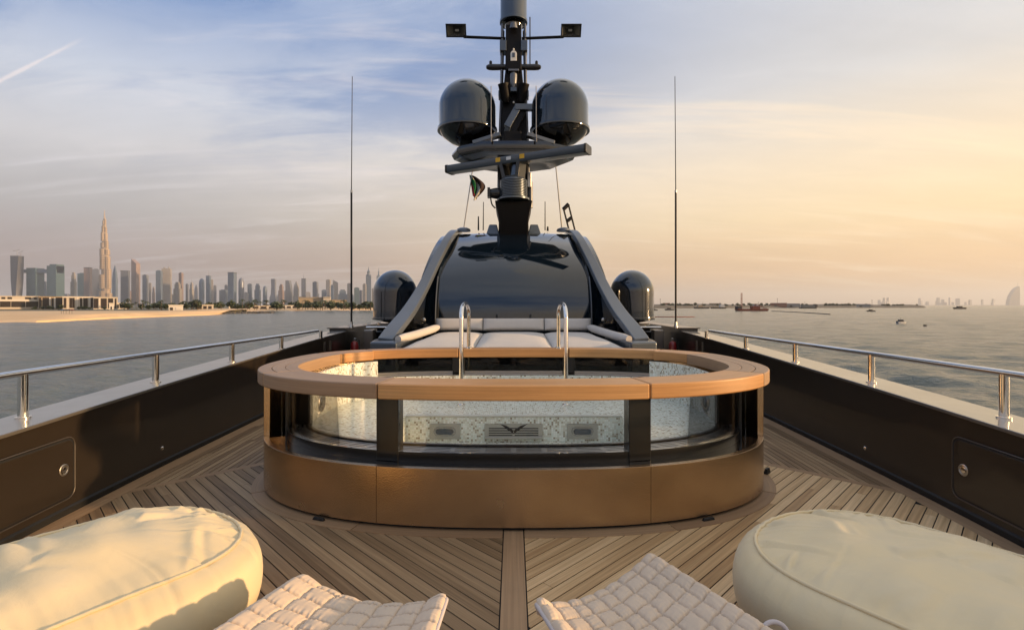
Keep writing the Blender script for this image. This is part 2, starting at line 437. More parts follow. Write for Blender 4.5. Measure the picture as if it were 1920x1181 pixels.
def thing(name, label, category, loc=(0, 0, 0), group=None, rz=0):
    o = bpy.data.objects.new(name, None); COL.objects.link(o); o.location = loc; o.rotation_euler = (0, 0, rz)
    o.empty_display_size = .2
    o['label'] = label; o['category'] = category
    if group: o['group'] = group
    return o
def tag(o, label, category, group=None):
    o['label'] = label; o['category'] = category
    if group: o['group'] = group
    return o

def catmull(P, n=8):
    P = [Vector(q) for q in P]; Q = [P[0] * 2 - P[1]] + P + [P[-1] * 2 - P[-2]]; out = []
    for i in range(1, len(Q) - 2):
        for t in range(n):
            u = t / n
            out.append(.5 * ((2 * Q[i]) + (Q[i + 1] - Q[i - 1]) * u + (2 * Q[i - 1] - 5 * Q[i] + 4 * Q[i + 1] - Q[i + 2]) * u * u + (3 * Q[i] - Q[i - 1] - 3 * Q[i + 1] + Q[i + 2]) * u ** 3))
    out.append(P[-1]); return out

def interp(tab, y):
    if y <= tab[0][0]: return tab[0][1]
    for (a, va), (b_, vb) in zip(tab, tab[1:]):
        if y <= b_: return va + (vb - va) * (y - a) / (b_ - a)
    return tab[-1][1]

WALL = [(-5.5, .3), (-4.5, 1.15), (-3, 1.95), (-1.5, 2.5), (0, 2.93), (1.8, 3.33), (3.66, 3.60), (5.4, 3.72), (7.7, 3.82), (10, 3.90), (12.2, 3.94), (16, 3.98), (26, 3.98)]
def wallx(y):
    # smooth through the table
    return (interp(WALL, y - .5) + interp(WALL, y) * 2 + interp(WALL, y + .5)) / 4
def capz(y): return .80 + .036 * max(0., y - 3.66)
def railx(y): return wallx(y) + .26 if y < 4 else min(wallx(y) + .26, 3.88)
def railz(y): return capz(y) + .36 if y < 3.9 else 1.165 + .004 * (y - 4)

# ------------------------------------------------------------------ sea and hull
import numpy as np
def build_sea():
    """one sheet of real waves, fine near the yacht and coarser towards the horizon"""
    rg = np.random.default_rng(11)
    rad_ = [2.5]
    while rad_[-1] < 500: rad_.append(rad_[-1] * 1.0115)
    while rad_[-1] < 30000: rad_.append(rad_[-1] * 1.045)
    rad_ = np.array(rad_)
    ang = np.radians(np.concatenate([np.arange(-180, -78, 3.), np.arange(-78, 78, .145), np.arange(78, 180, 3.)]))
    Rr, Aa = np.meshgrid(rad_, ang, indexing='ij')
    X_, Y_ = Rr * np.sin(Aa), Rr * np.cos(Aa)
    Z_ = np.zeros_like(X_)
    for i in range(46):
        lam = 1.3 * (17 / 1.3) ** (i / 45.)
        th = math.radians(205) + rg.normal(0, .75)
        kx, ky = 2 * pi / lam * math.sin(th), 2 * pi / lam * math.cos(th)
        amp = .0125 * lam ** .45 * rg.uniform(.6, 1.3)
        q = np.clip((lam / (Rr * .0115) - 2.2) / 2.2, 0, 1)
        ph = kx * X_ + ky * Y_ + rg.uniform(0, 6.28)
        ph = ph + .6 * np.sin(ph * .31 + i) 
        Z_ += amp * q * (np.sin(ph) + .25 * np.cos(2 * ph))
    gust = .75 + .45 * np.sin(X_ * .021 + 1.3 * np.sin(Y_ * .013)) * np.sin(Y_ * .017 + 1.1 * np.sin(X_ * .011))
    Z_ = Z_ * gust + SEA
    nr, na = X_.shape
    me = bpy.data.meshes.new('sea'); nv = nr * na
    i0 = (np.arange(nr - 1)[:, None] * na + np.arange(na)[None, :]); j1 = (np.arange(na) + 1) % na
    i1 = (np.arange(nr - 1)[:, None] * na + j1[None, :])
    quads = np.stack([i0, i1, i1 + na, i0 + na], -1).reshape(-1, 4)[:, ::-1]
    me.vertices.add(nv); me.loops.add(quads.size); me.polygons.add(len(quads))
    me.vertices.foreach_set('co', np.stack([X_, Y_, Z_], -1).ravel())
    me.loops.foreach_set('vertex_index', quads.ravel().astype(np.int32))
    me.polygons.foreach_set('loop_start', np.arange(0, quads.size, 4, dtype=np.int32))
    me.polygons.foreach_set('loop_total', np.full(len(quads), 4, dtype=np.int32))
    me.polygons.foreach_set('use_smooth', np.ones(len(quads), dtype=bool))
    me.materials.append(MATS['sea_water']); me.update(calc_edges=True); me.validate()
    o = bpy.data.objects.new('sea', me); COL.objects.link(o); o['kind'] = 'structure'
build_sea()

ys = [-5.5 + .5 * i for i in range(64)]
mb = MB(); rings = []
for y in ys:
    xo = wallx(y) + .43; zt = min(capz(y), 1.13) - .06
    rings.append([(-xo, y, zt), (-xo * .97, y, -1.8), (-xo * .8, y, SEA), (-xo * .55, y, SEA - .9), (xo * .55, y, SEA - .9), (xo * .8, y, SEA), (xo * .97, y, -1.8), (xo, y, zt), (xo - .02, y, zt), (xo - .06, y, -.4), (-xo + .06, y, -.4), (-xo + .02, y, zt)])
mb.loft(rings)
mb.build('yacht_hull', 'hull_paint', label='dark painted yacht hull carrying the teak foredeck', category='yacht hull')

# ------------------------------------------------------------------ pool outline helpers
PC = (0.0, 5.50); PA, PBF, PBB = 2.47, 1.66, 1.66
def _outline():
    pts = []
    for i in range(2000):
        t = -pi / 2 - 2 * pi * i / 2000          # start at the front centre, run over the left side to the back
        c, s_ = cos(t), sin(t)
        n = 2.45 if s_ < 0 else 3.1
        b_ = PBF if s_ < 0 else PBB
        pts.append(Vector((PC[0] + PA * math.copysign(abs(c) ** (2 / n), c), PC[1] + b_ * math.copysign(abs(s_) ** (2 / n), s_))))
    L = [0]
    for a, b_ in zip(pts, pts[1:] + pts[:1]): L.append(L[-1] + (b_ - a).length)
    N = 900; out = []; j = 0
    for i in range(N):
        d = L[-1] * i / N
        while L[j + 1] < d: j += 1
        q = pts[(j + 1) % len(pts)]; u = (d - L[j]) / max(1e-9, L[j + 1] - L[j])
        out.append(pts[j].lerp(q, u))
    return out, L[-1]
OUT, OLEN = _outline(); ON = len(OUT)
ONRM = []
for i in range(ON):
    d = OUT[(i + 3) % ON] - OUT[i - 3]
    ONRM.append(Vector((-d.y, d.x)).normalized() * -1)      # points inwards (the curve runs clockwise seen from above)
if (Vector((PC[0], PC[1])) - OUT[0]).dot(ONRM[0]) < 0: ONRM = [-q for q in ONRM]
def op(s, off=0.):
    s %= 1.0; f = s * ON; i = int(f) % ON; u = f - int(f)
    a = OUT[i] + ONRM[i] * off; b_ = OUT[(i + 1) % ON] + ONRM[(i + 1) % ON] * off
    return a.lerp(b_, u)
def s_near(x, y):
    return min(range(ON), key=lambda i: (OUT[i].x - x) ** 2 + (OUT[i].y - y) ** 2) / ON
def s_px(px, off, lo=0., hi=.25):
    """arc position of the front outline seen at picture column px"""
    tgt = (px - CX) / F
    return min([lo + (hi - lo) * i / 600 for i in range(601)], key=lambda s: abs(op(s, off).x / op(s, off).y - tgt))
def seg(mb, s0, s1, o0, o1, z0, z1, step=.05, mi=0):
    n = max(2, int((s1 - s0) * OLEN / step)); rings = []
    for i in range(n + 1):
        s = s0 + (s1 - s0) * i / n; a, b_ = op(s, o0), op(s, o1)
        rings.append([(a.x, a.y, z0), (a.x, a.y, z1), (b_.x, b_.y, z1), (b_.x, b_.y, z0)])
    vv = [0, z1 - z0, z1 - z0 + abs(o1 - o0), 2 * (z1 - z0) + abs(o1 - o0), 2 * (z1 - z0) + 2 * abs(o1 - o0)]
    return mb.loft(rings, mi=mi, uv=lambda a, i: ((s0 + (s1 - s0) * a / n) * OLEN, vv[i]))
def in_pool(x, y, off=0.):
    n = 2.45 if y < PC[1] else 3.1; b_ = (PBF if y < PC[1] else PBB) - off; a = PA - off
    return (abs(x) / a) ** n + (abs(y - PC[1]) / b_) ** n < 1

# ------------------------------------------------------------------ the deck
deck = bpy.data.objects.new('deck', None); COL.objects.link(deck); deck['kind'] = 'structure'
def clip(poly, a, b_, c):
    """keep a*x+b*y<=c"""
    out = []
    for i in range(len(poly)):
        p, q = poly[i], poly[(i + 1) % len(poly)]
        dp, dq = a * p[0] + b_ * p[1] - c, a * q[0] + b_ * q[1] - c
        if dp <= 0: out.append(p)
        if dp * dq < 0:
            t = dp / (dp - dq); out.append((p[0] + (q[0] - p[0]) * t, p[1] + (q[1] - p[1]) * t))
    return out
def clip_hull(poly, margin):
    for (ya, xa), (yb, xb) in zip(WALL, WALL[1:]):
        for sg in (-1, 1):
            # half plane inside the wall line
            nx, ny = (yb - ya), -(xb - xa); L = sqrt(nx * nx + ny * ny); nx, ny = nx / L, ny / L
            c = nx * xa + ny * ya - margin
            poly = clip(poly, sg * nx, ny, c)
            if len(poly) < 3: return []
    return poly
GAP = .0042
under = [(-wallx(y) - .02, y) for y in ys] + [(wallx(y) + .02, y) for y in reversed(ys)]
MB().prism(under, -.30, -.0045).build('caulk_bed', 'caulk', deck, smooth=0)
NPL = 0
def plank(poly, d, mat='deck_teak', name='plank', ztop=0.):
    global NPL
    if len(poly) < 3: return
    A = abs(sum(poly[i][0] * poly[(i + 1) % len(poly)][1] - poly[(i + 1) % len(poly)][0] * poly[i][1] for i in range(len(poly)))) / 2
    if A < .004: return
    NPL += 1
    MB().prism(poly, -.018, ztop, uvdir=d, bottom=False).build(name, mat, deck, smooth=0)
S2 = sqrt(.5); PW = .0838; CS = 8.2           # plank pitch; the cross strip lies on y = |x|*-1 + CS
rnd = random.Random(3)
for sg in (-1, 1):
    k0, k1 = int(-.4 / PW), int(4.4 / PW)
    for kk in range(k0, k1):
        u0, u1 = kk * PW + GAP, (kk + 1) * PW - GAP
        # left side coordinates: u = (x+y)*S2 across, t = (y-x)*S2 along
        def xy(u, t): return ((u - t) * S2, (u + t) * S2)
        # stop at the pool
        t_lo, t_hi = -.5, 7.
        uc = (u0 + u1) / 2
        hits = [t / 50 for t in range(-25, 350) if in_pool(*xy(uc, t / 50), .12)]
        if hits: spans = [(t_lo, min(hits)), (max(hits), t_hi)]
        else: spans = [(t_lo, t_hi)]
        for a, b_ in spans:
            cuts = [a]; q = a + rnd.uniform(1.2, 3.4)
            while q < b_ - .5: cuts.append(q); q += rnd.uniform(2.2, 3.6)
            cuts.append(b_)
            for t0, t1 in zip(cuts, cuts[1:]):
                poly = [xy(u0, t0 + .002), xy(u1, t0 + .002), xy(u1, t1 - .002), xy(u0, t1 - .002)]
                poly = clip(poly, 1, 0, -.076 - GAP)                        # king plank
                if len(poly) >= 3: poly = clip(poly, -1, 1, CS - .06 - GAP)   # cross strip: y - x <= c
                if len(poly) >= 3: poly = clip(poly, 0, -1, 1.2)
                if len(poly) >= 3: poly = clip_hull(poly, .155 + GAP)
                if len(poly) < 3: continue
                cxm = sum(p[0] for p in poly) / len(poly); cym = sum(p[1] for p in poly) / len(poly)
                if in_pool(cxm, cym, .2): continue
                if sg > 0: poly = [(-p[0], p[1]) for p in reversed(poly)]
                plank(poly, (-S2, S2) if sg < 0 else (S2, S2), 'deck_teak_shaded' if sg < 0 else 'deck_teak')
    # cross strip along y - |x|*-1 = CS
    a, b_ = (-3.9, CS - 3.9), (-2.0, CS - 2.0)
    h = .05 * sqrt(2) / 1
    poly = [(a[0], a[1] - h), (b_[0], b_[1] - h), (b_[0], b_[1] + h), (a[0], a[1] + h)]
    poly = clip_hull(poly, .155 + GAP)
    if sg > 0: poly = [(-p[0], p[1]) for p in reversed(poly)]
    plank(poly, (S2, S2) if sg < 0 else (-S2, S2), 'trim_teak', 'cross_board')
    # margin boards along the bulwark
    yy = [-3.0, -.6, 1.9, 4.52, 7.1, 9.8, 12.2]
    for y0, y1 in zip(yy, yy[1:]):
        n = 6; inner = []; outer = []
        for i in range(n + 1):
            y = y0 + .002 + (y1 - y0 - .004) * i / n
            inner.append((sg * (wallx(y) - .155), y)); outer.append((sg * (wallx(y) - .01), y))
        poly = outer + inner[::-1]
        plank(poly, (0, 1), 'trim_teak', 'margin_board')
    # fore-and-aft planks behind the cross strip
    for kk in range(26):
        o0, o1 = .155 + .066 * kk + GAP, .155 + .066 * (kk + 1) - GAP
        def X(y, o): return wallx(y) - o
        def start(o):
            y = 4.
            while y < 12 and y < CS + .06 - X(y, o) + .004: y += .01
            while y < 12 and in_pool(X(y, o), y, .1): y += .01
            return y
        y0 = max(start(o0), start(o1)); ye = 12.2 if X(9, o1) > 2.25 else 7.62
        y00, y01 = start(o0), start(o1)
        if y0 > ye - .1: continue
        cuts = [None]; q = y0 + rnd.uniform(.8, 2.6)
        while q < ye - .6: cuts.append(q); q += rnd.uniform(2., 3.)
        cuts.append(ye)
        for i in range(len(cuts) - 1):
            a0, a1 = (y00, y01) if cuts[i] is None else (cuts[i] + .002, cuts[i] + .002)
            b_ = cuts[i + 1] - .002; n = 3
            e0 = [(X(a0 + (b_ - a0) * j / n, o0) * sg, a0 + (b_ - a0) * j / n) for j in range(n + 1)]
            e1 = [(X(a1 + (b_ - a1) * j / n, o1) * sg, a1 + (b_ - a1) * j / n) for j in range(n + 1)]
            plank(e0 + e1[::-1], (0, 1), 'deck_teak_shaded')
# king plank
for y0, y1 in ((-3., -.9), (-.9, 1.4), (1.4, 3.875)):
    plank([(-.072, y0 + .002), (.072, y0 + .002), (.072, y1 - .002), (-.072, y1 - .002)], (0, 1), 'trim_teak', 'king_plank')
# teak ring round the pool
bounds = [0.0057, s_near(-1.2, 3.96), s_near(-2.25, 4.7), s_near(-2.6, 5.9), s_near(-1.6, 7.15), .5, s_near(1.6, 7.15), s_near(2.6, 5.9), s_near(2.25, 4.7), s_near(1.2, 3.96), .9943]
for a, b_ in zip(bounds, bounds[1:]):
    seg(MB(), a + .0004, b_ - .0004, -.105, .05, -.02, .004).build('ring_board', 'trim_teak', deck, smooth=30)
print('planks', NPL)

# ------------------------------------------------------------------ bulwarks and handrails
for sg in (-1, 1):
    side = 'left' if sg < 0 else 'right'
    bw = thing('bulwark', 'dark brown bulwark with the city skyline beyond it' if sg < 0 else 'dark brown bulwark on the sunset side of the deck', 'bulwark', (sg * 3.7, 5, 0))
    def L(x, y, z): return (sg * x - sg * 3.7, y - 5, z)
    yb = [-5.2 + .4 * i for i in range(44)]
    mb = MB()
    mb.loft([[L(wallx(y), y, -.02), L(wallx(y), y, capz(y) - .03), L(wallx(y) + .10, y, capz(y) - .03), L(wallx(y) + .10, y, -.02)] for y in yb])
    mb.build('inner_panel', 'bulwark_paint', bw)
    mb = MB()
    mb.loft([[L(wallx(y) - .022, y, capz(y) - .03), L(wallx(y) - .022, y, capz(y)), L(wallx(y) + .45, y, capz(y) - .012), L(wallx(y) + .45, y, capz(y) - .07)] for y in yb])
    mb.build('cap', 'cap_paint', bw, bevel=.008)
    mb = MB()
    mb.loft([[L(wallx(y) - .012, y, .002), L(wallx(y) - .016, y, .05), L(wallx(y) - .001, y, .066), L(wallx(y) - .001, y, .002)] for y in yb])
    mb.build('base_gasket', 'rubber', bw)
    # locker hatch: proud rounded panel with a dark groove round it
    def hatch_pts(y0, y1, z0, z1, r):
        pts = []
        for cy_, cz_, a0 in ((y1 - r, z1 - r, 0), (y0 + r, z1 - r, 90), (y0 + r, z0 + r, 180), (y1 - r, z0 + r, 270)):
            for i in range(7): a = radians(a0 + 15 * i); pts.append((cy_ + r * cos(a), cz_ + r * sin(a)))
        return pts
    def onwall(pts, d): return [L(wallx(y) - d, y, z) for y, z in pts]
    hatch = MB().loft([onwall(hatch_pts(2.93, 4.23, .135, .615, .07), -.004), onwall(hatch_pts(2.93, 4.23, .135, .615, .07), .010)]).build('hatch_groove', 'rubber', bw, smooth=0)
    hd_ = MB().loft([onwall(hatch_pts(2.944, 4.216, .149, .601, .062), .0), onwall(hatch_pts(2.944, 4.216, .149, .601, .062), .0125)]).build('hatch_door', 'bulwark_paint', bw, smooth=0)
    MB().tube(onwall(hatch_pts(2.92, 4.24, .125, .625, .078), .006), .0055, 6, closed=True).build('hatch_edge_glint', 'hatch_highlight', bw)  # added lighter tube, stands in for the highlight along the hatch edge
    rot = Matrix.Rotation(radians(-90 * sg), 3, 'Y')
    y_l = 4.115
    c = L(wallx(y_l) - .0125, y_l, .375)
    lt = MB().lathe([(.0, 0), (.047, 0), (.047, .005), (.042, .009), (.034, .009), (.031, .004), (.0, .004)], c, 28, rot=rot)
    lt = lt.build('latch', 'satin_steel', hd_)
    MB().lathe([(.0, .003), (.024, .003), (.024, .009), (.018, .011), (0, .011)], c, 24, rot=rot).build('latch_knob', 'chrome', hd_) 
    yl2 = 5.41; c = L(wallx(yl2), yl2, .19)
    MB().lathe([(0, 0), (.019, 0), (.019, .008), (.010, .016), (0, .017)], c, 20, rot=rot).build('button', 'chrome', bw)
    # two bright slots and a curved fairlead bar near the aft end
    for dy in (0, .35):
        y = 10.6 + dy
        MB().box(L(wallx(y) - .004, y, .84), (.012, .07, .2)).build('slot', 'satin_steel', bw)
    MB().tube([L(wallx(9.3) - .03, 9.3, .62), L(wallx(9.7) - .05, 9.7, .69), L(wallx(10.6) - .05, 10.6, .70), L(wallx(11) - .03, 11.0, .66)], .018, 8).build('fairlead_bar', 'satin_steel', bw)

    hr = thing('handrail', 'polished steel handrail above the ' + ('cap on the city side' if sg < 0 else 'gold lit cap on the sunset side'), 'handrail', (sg * 3.9, 5, .9))
    def H(x, y, z): return (sg * (x - 3.9), y - 5, z - .9)
    posts = [-.45, 1.05, 2.55, 4.05, 5.55, 7.05, 8.55, 10.3]
    ry = [-.6 + .25 * i for i in range(44)]
    path = [H(railx(y), y, railz(y)) for y in ry if y <= 10.5]
    mb = MB().tube(path, .027, 14)
    mb.build('rail', 'chrome', hr)
    for y in posts:
        a, b_ = Vector(H(railx(y), y, capz(y) - .012)), Vector(H(railx(y), y, railz(y) - .01))
        mb = MB().tube([a, b_], .034, 16); mb.tube([a, a + Vector((0, 0, .018))], .052, 18)
        mb.build('post', 'chrome', hr)

    # high aft bulwark with a step
    ab = thing('aft_bulwark', 'raised dark bulwark section behind the ' + ('city side' if sg < 0 else 'sunset side') + ' handrail', 'bulwark', (sg * 3.95, 16, 0))
    def A(x, y, z): return (sg * (x - 3.95), y - 16, z)
    yb2 = [12.06 + .5 * i for i in range(24)]
    MB().loft([[A(wallx(y) + .02, y, .0), A(wallx(y) + .02, y, 1.14), A(wallx(y) + .40, y, 1.14), A(wallx(y) + .40, y, .0)] for y in yb2]).build('panel', 'dark_frame', ab)
    MB().loft([[A(wallx(y) - .03, y, 1.14), A(wallx(y) - .03, y, 1.165), A(wallx(y) + .46, y, 1.165), A(wallx(y) + .46, y, 1.14)] for y in yb2]).build('cap', 'bulwark_paint', ab)
    MB().box(A(3.52, 12.55, .55), (.24, .3, 1.1)).build('pillar', 'cap_paint', ab, bevel=.03)
    MB().box(A(3.52, 12.395, .62), (.22, .012, .012)).build('pillar_joint', 'rubber', ab)
    MB().box(A(3.2, 13.3, .52), (1.2, .4, 1.04)).build('locker', 'black_gloss', ab, bevel=.03)
    MB().tube([A(3.6, 12.5, 1.16), A(2.4, 12.5, 1.16)], .024, 10).build('grab_bar', 'chrome', ab)
    MB().tube(catmull([A(3.05, 12.2, .8), A(3.05, 12.2, .98), A(3.0, 12.2, 1.03), A(2.75, 12.2, 1.03), A(2.70, 12.2, .98), A(2.70, 12.2, .7)], 4), .018, 8).build('bent_rail', 'chrome', ab)
    # red extinguisher against the step
    fe = thing('fire_extinguisher', 'red fire extinguisher in the dark recess on the ' + ('city side' if sg < 0 else 'sunset side'), 'extinguisher', (sg * 3.72, 11.98, .34))
    MB().lathe([(0, 0), (.085, 0), (.09, .02), (.09, .42), (.07, .49), (.03, .52), (0, .52)], (0, 0, 0), 20).build('cylinder', 'red_paint', fe)
    MB().lathe([(0, .52), (.03, .52), (.035, .58), (0, .59)], (0, 0, 0), 12).build('valve', 'satin_steel', fe)
    MB().tube([(0, 0, .56), (.1, 0, .55), (.12, 0, .4), (.11, 0, .2)], .012, 8).build('hose', 'rubber', fe)
    MB().box((0, .02, -.22), (.2, .16, .42)).build('stand', 'dark_frame', fe)
    # long whip aerials on the bulwark
    wa = thing('whip_antenna', 'tall thin black whip aerial standing on the ' + ('city side' if sg < 0 else 'sunset side') + ' bulwark', 'antenna', (sg * 3.88, 12.25, 1.165), 'tall whip aerials on the bulwarks')
    MB().tube([(0, 0, 0), (0, 0, 3.25)], .024, 8).build('lower_rod', 'rubber', wa)
    MB().tube([(0, 0, 3.25), (sg * -.02, 0, 6.0)], [.012, .008], 6).build('upper_rod', 'rubber', wa)
    MB().lathe([(0, -.02), (.05, -.02), (.05, .03), (.033, .06), (.033, .14), (0, .14)], (0, 0, 0), 16).build('base', 'satin_steel', wa)
    MB().lathe([(0, 0), (.027, 0), (.027, .06), (0, .06)], (0, 0, 3.22), 10).build('ferrule', 'satin_steel', wa)
MB().box((0, 0, 0), (.10, .16, .16)).build('device', 'blue_cover', None, bevel=.02)
o = bpy.data.objects['device']; o.name = 'covered_box'; o.location = (2.62, 11.9, .97); tag(o, 'small blue covered box beside the bent rail near the gold lit dome', 'box')
MB().box((0, 0, 0), (.34, .3, .95)).build('box_stand', 'black_gloss', bpy.data.objects['covered_box']).location = (0, .05, -.50)

# ------------------------------------------------------------------ plunge pool
tub = thing('plunge_pool', 'oval plunge pool with bronze base, glass front and teak rim', 'pool', (0, 0, 0))
sA = s_near(-1.05, 3.94); sEnd = s_near(-2.44, 4.78)
def both(s): return s, 1 - s
ZB, ZR0, ZR1 = .466, .988, 1.107
# base cladding
cl_b = [0 - sA, sA, sEnd]
seg(MB(), -sA + .0001, sA - .0001, 0, .05, .03, ZB).build('cladding_panel', 'bronze_cladding', tub, bevel=.002)
seg(MB(), sA + .0001, sEnd, 0, .05, .03, ZB).build('cladding_panel', 'bronze_cladding', tub, bevel=.002)
seg(MB(), 1 - sEnd, 1 - sA - .0001, 0, .05, .03, ZB).build('cladding_panel', 'bronze_cladding', tub, bevel=.002)
hi = [sEnd + .0006, s_near(-2.6, 5.9), s_near(-2.05, 7.0), .5 - .055, .5 + .055, 1 - s_near(-2.05, 7.0), 1 - s_near(-2.6, 5.9), 1 - sEnd - .0006]
for i, (a, b_) in enumerate(zip(hi, hi[1:])):
    if i in (2, 3, 4):      # back: low cladding below smoked glass
        seg(MB(), a + .0006, b_ - .0006, 0, .05, .03, .775).build('cladding_panel', 'bronze_cladding', tub, bevel=.002)
    else:
        seg(MB(), a + .0006, b_ - .0006, 0, .05, .03, ZR0 - .004).build('cladding_panel', 'bronze_cladding', tub, bevel=.002)
seg(MB(), 0, 1, .035, .12, .004, .04).build('plinth', 'rubber', tub)
# ledge behind the cladding, frame band, grate
seg(MB(), -sEnd, sEnd, .05, .215, .36, .448).build('ledge', 'black_gloss', tub)
sBk = s_px(540, .2); sBk2 = s_px(566, .41)
seg(MB(), -sBk, sBk, .198, .214, .448, .528).build('lower_frame', 'dark_frame', tub)
for s0, s1 in ((-sBk, -sA), (-sA, sA), (sA, sBk)):
    g = MB()
    for i in range(4):
        o0 = .224 + .041 * i
        seg(g, s0 + .002, s1 - .002, o0, o0 + .022, .512, .530)
    n = 8
    for i in range(n + 1):
        s = s0 + .002 + (s1 - s0 - .004) * i / n
        seg(g, s - .0016, s + .0016, .2245, .3715, .512, .527, .02)
    g.build('overflow_grate', 'satin_steel', tub, kind='stuff')
seg(MB(), -sEnd, sEnd, .214, .40, .36, .44).build('gutter', 'rubber', tub)
seg(MB(), -sBk, sBk, .385, .418, .25, .545).build('basin_lip', 'dark_frame', tub)
# posts
def post(sa, sb, o0, o1, z0=.4485, z1=ZR0 - .001): seg(MB(), sa, sb, o0, o1, z0, z1, .02).build('post', 'dark_frame', tub, bevel=.005)
p0, p1_ = s_px(747, .2), s_px(707, .2)
post(p0, p1_, .19, .30); post(1 - p1_, 1 - p0, .19, .30)
q0, q1 = s_px(540, .19), s_px(521, .19)
post(q0, q1, .185, .26); post(1 - q1, 1 - q0, .185, .26)
# bulkheads closing the ends of the glass front
for sg in (1, -1):
    a = op(sg * q0, .25); b_ = op(sg * sBk2, .41)
    MB().bar((a.x, a.y, .716), (b_.x, b_.y, .716), .05, .535).build('bulkhead', 'dark_frame', tub, bevel=.004)
    MB().lathe([(0, 0), (.012, 0), (.009, .008), (0, .008)], ((a.x + b_.x) / 2 + .027 * sg, (a.y + b_.y) / 2 - .012, .72), 10, rot=Matrix.Rotation(radians(90 * sg), 3, 'Y')).build('screw', 'satin_steel', tub)
# glass
for s0, s1 in ((-p0, p0), (p1_, q0), (-q0, -p1_)):
    seg(MB(), s0, s1, .206, .216, .529, ZR0 - .001).build('glass_pane', 'clear_glass', tub)
seg(MB(), q1, sEnd + .002, .15, .16, .4485, ZR0 - .001).build('glass_pane', 'clear_glass', tub)
seg(MB(), 1 - sEnd - .002, 1 - q1, .15, .16, .4485, ZR0 - .001).build('glass_pane', 'clear_glass', tub)
# back: smoked panes between posts
bk = [s_near(-2.05, 7.0), .5 - .055, .5 + .055, 1 - s_near(-2.05, 7.0)]
for s in bk: post(s - .006, s + .006, .05, .17, .78)
for a, b_ in zip(bk, bk[1:]):
    seg(MB(), a + .006, b_ - .006, .10, .11, .80, ZR0 - .001).build('glass_pane', 'smoked_glass', tub)
    seg(MB(), a + .006, b_ - .006, .07, .15, .776, .80).build('sill', 'satin_steel', tub)
# basin
IO = .42
sW = s_px(CX - 1.15 / op(0, IO).y * F, IO)          # where the well meets the front
sW = min([i / 4000 for i in range(800)], key=lambda s: abs(op(s, IO).x + 1.15))
ZW, ZS, YF = .235, .525, 5.48
mb = MB()
n = 160
def wall_seg(s0, s1, z0, z1, nm='basin_wall'):
    mb = MB(); N = max(4, int((s1 - s0) * 300)); rings = []
    for i in range(N + 1):
        q = op(s0 + (s1 - s0) * i / N, IO); q2 = op(s0 + (s1 - s0) * i / N, IO - .03)
        rings.append([(q.x, q.y, z0), (q.x, q.y, z1), (q2.x, q2.y, z1), (q2.x, q2.y, z0)])
    vv = [0, z1 - z0, z1 - z0 + .03, 2 * (z1 - z0), 2 * (z1 - z0) + .03]
    mb.loft(rings, uv=lambda a, i: ((s0 + (s1 - s0) * a / N) * (OLEN * .84), vv[i]))
    return mb.build(nm, 'mosaic', tub)
wall_seg(-sW, sW, ZW - .02, .5449); wall_seg(sW, sBk2, ZS - .02, .5449); wall_seg(1 - sBk2, 1 - sW, ZS - .02, .5449)
wall_seg(sBk2, bk[0], ZS - .02, ZR0 - .002); wall_seg(bk[3], 1 - sBk2, ZS - .02, ZR0 - .002); wall_seg(bk[0], bk[3], ZS - .02, .775)
seg(MB(), bk[0], bk[3], .05, IO - .03, .70, .774).build('back_shelf', 'black_gloss', tub)
pts = [op(sW + (1 - 2 * sW) * i / n, IO) for i in range(n + 1)]
poly = [(p.x, p.y) for p in pts] + [(1.15, YF), (-1.15, YF)]
mb = MB(); mb.v = [(p[0], p[1], ZS) for p in poly]; mb.face(list(range(len(poly))), [(p[0], p[1]) for p in poly]); mb.build('bench', 'mosaic', tub, smooth=0)
mb = MB(); yf = op(sW, IO).y - .1
mb.add([(-1.2, yf - .3, ZW), (1.2, yf - .3, ZW), (1.2, YF + .01, ZW), (-1.2, YF + .01, ZW)], [(0, 1, 2, 3)], uvs=[[(-1.2, 0), (1.2, 0), (1.2, 1.7), (-1.2, 1.7)]])
mb.build('floor', 'mosaic', tub, smooth=0)
mb = MB()          # bench faces with a rounded nose
def face_strip(a, b_, nx, ny):
    prof = [(0.0, ZW - .01), (0.0, ZS - .05), (.007, ZS - .022), (.022, ZS - .007), (.05, ZS + .0005)]
    L_ = sqrt((b_[0] - a[0]) ** 2 + (b_[1] - a[1]) ** 2); acc = 0; prev = prof[0]
    for q in prof[1:]:
        d = sqrt((q[0] - prev[0]) ** 2 + (q[1] - prev[1]) ** 2)
        vs_ = [(a[0] + nx * prev[0], a[1] + ny * prev[0], prev[1]), (b_[0] + nx * prev[0], b_[1] + ny * prev[0], prev[1]), (b_[0] + nx * q[0], b_[1] + ny * q[0], q[1]), (a[0] + nx * q[0], a[1] + ny * q[0], q[1])]
        mb.add(vs_, [(0, 1, 2, 3)], uvs=[[(0, acc), (L_, acc), (L_, acc + d), (0, acc + d)]]); acc += d; prev = q
face_strip((-1.15, YF), (1.15, YF), 0, .0); 
mb.build('bench_riser', 'mosaic', tub)
mb = MB(); face_strip((-1.15, yf), (-1.15, YF), 0, 0); mb.build('bench_riser', 'mosaic', tub)
mb = MB(); face_strip((1.15, yf), (1.15, YF), 0, 0); mb.build('bench_riser', 'mosaic', tub)
mb = MB().tube([(-1.15, YF, ZS - .008), (1.15, YF, ZS - .008)], .014, 10); mb.build('bench_nosing', 'mosaic', tub)
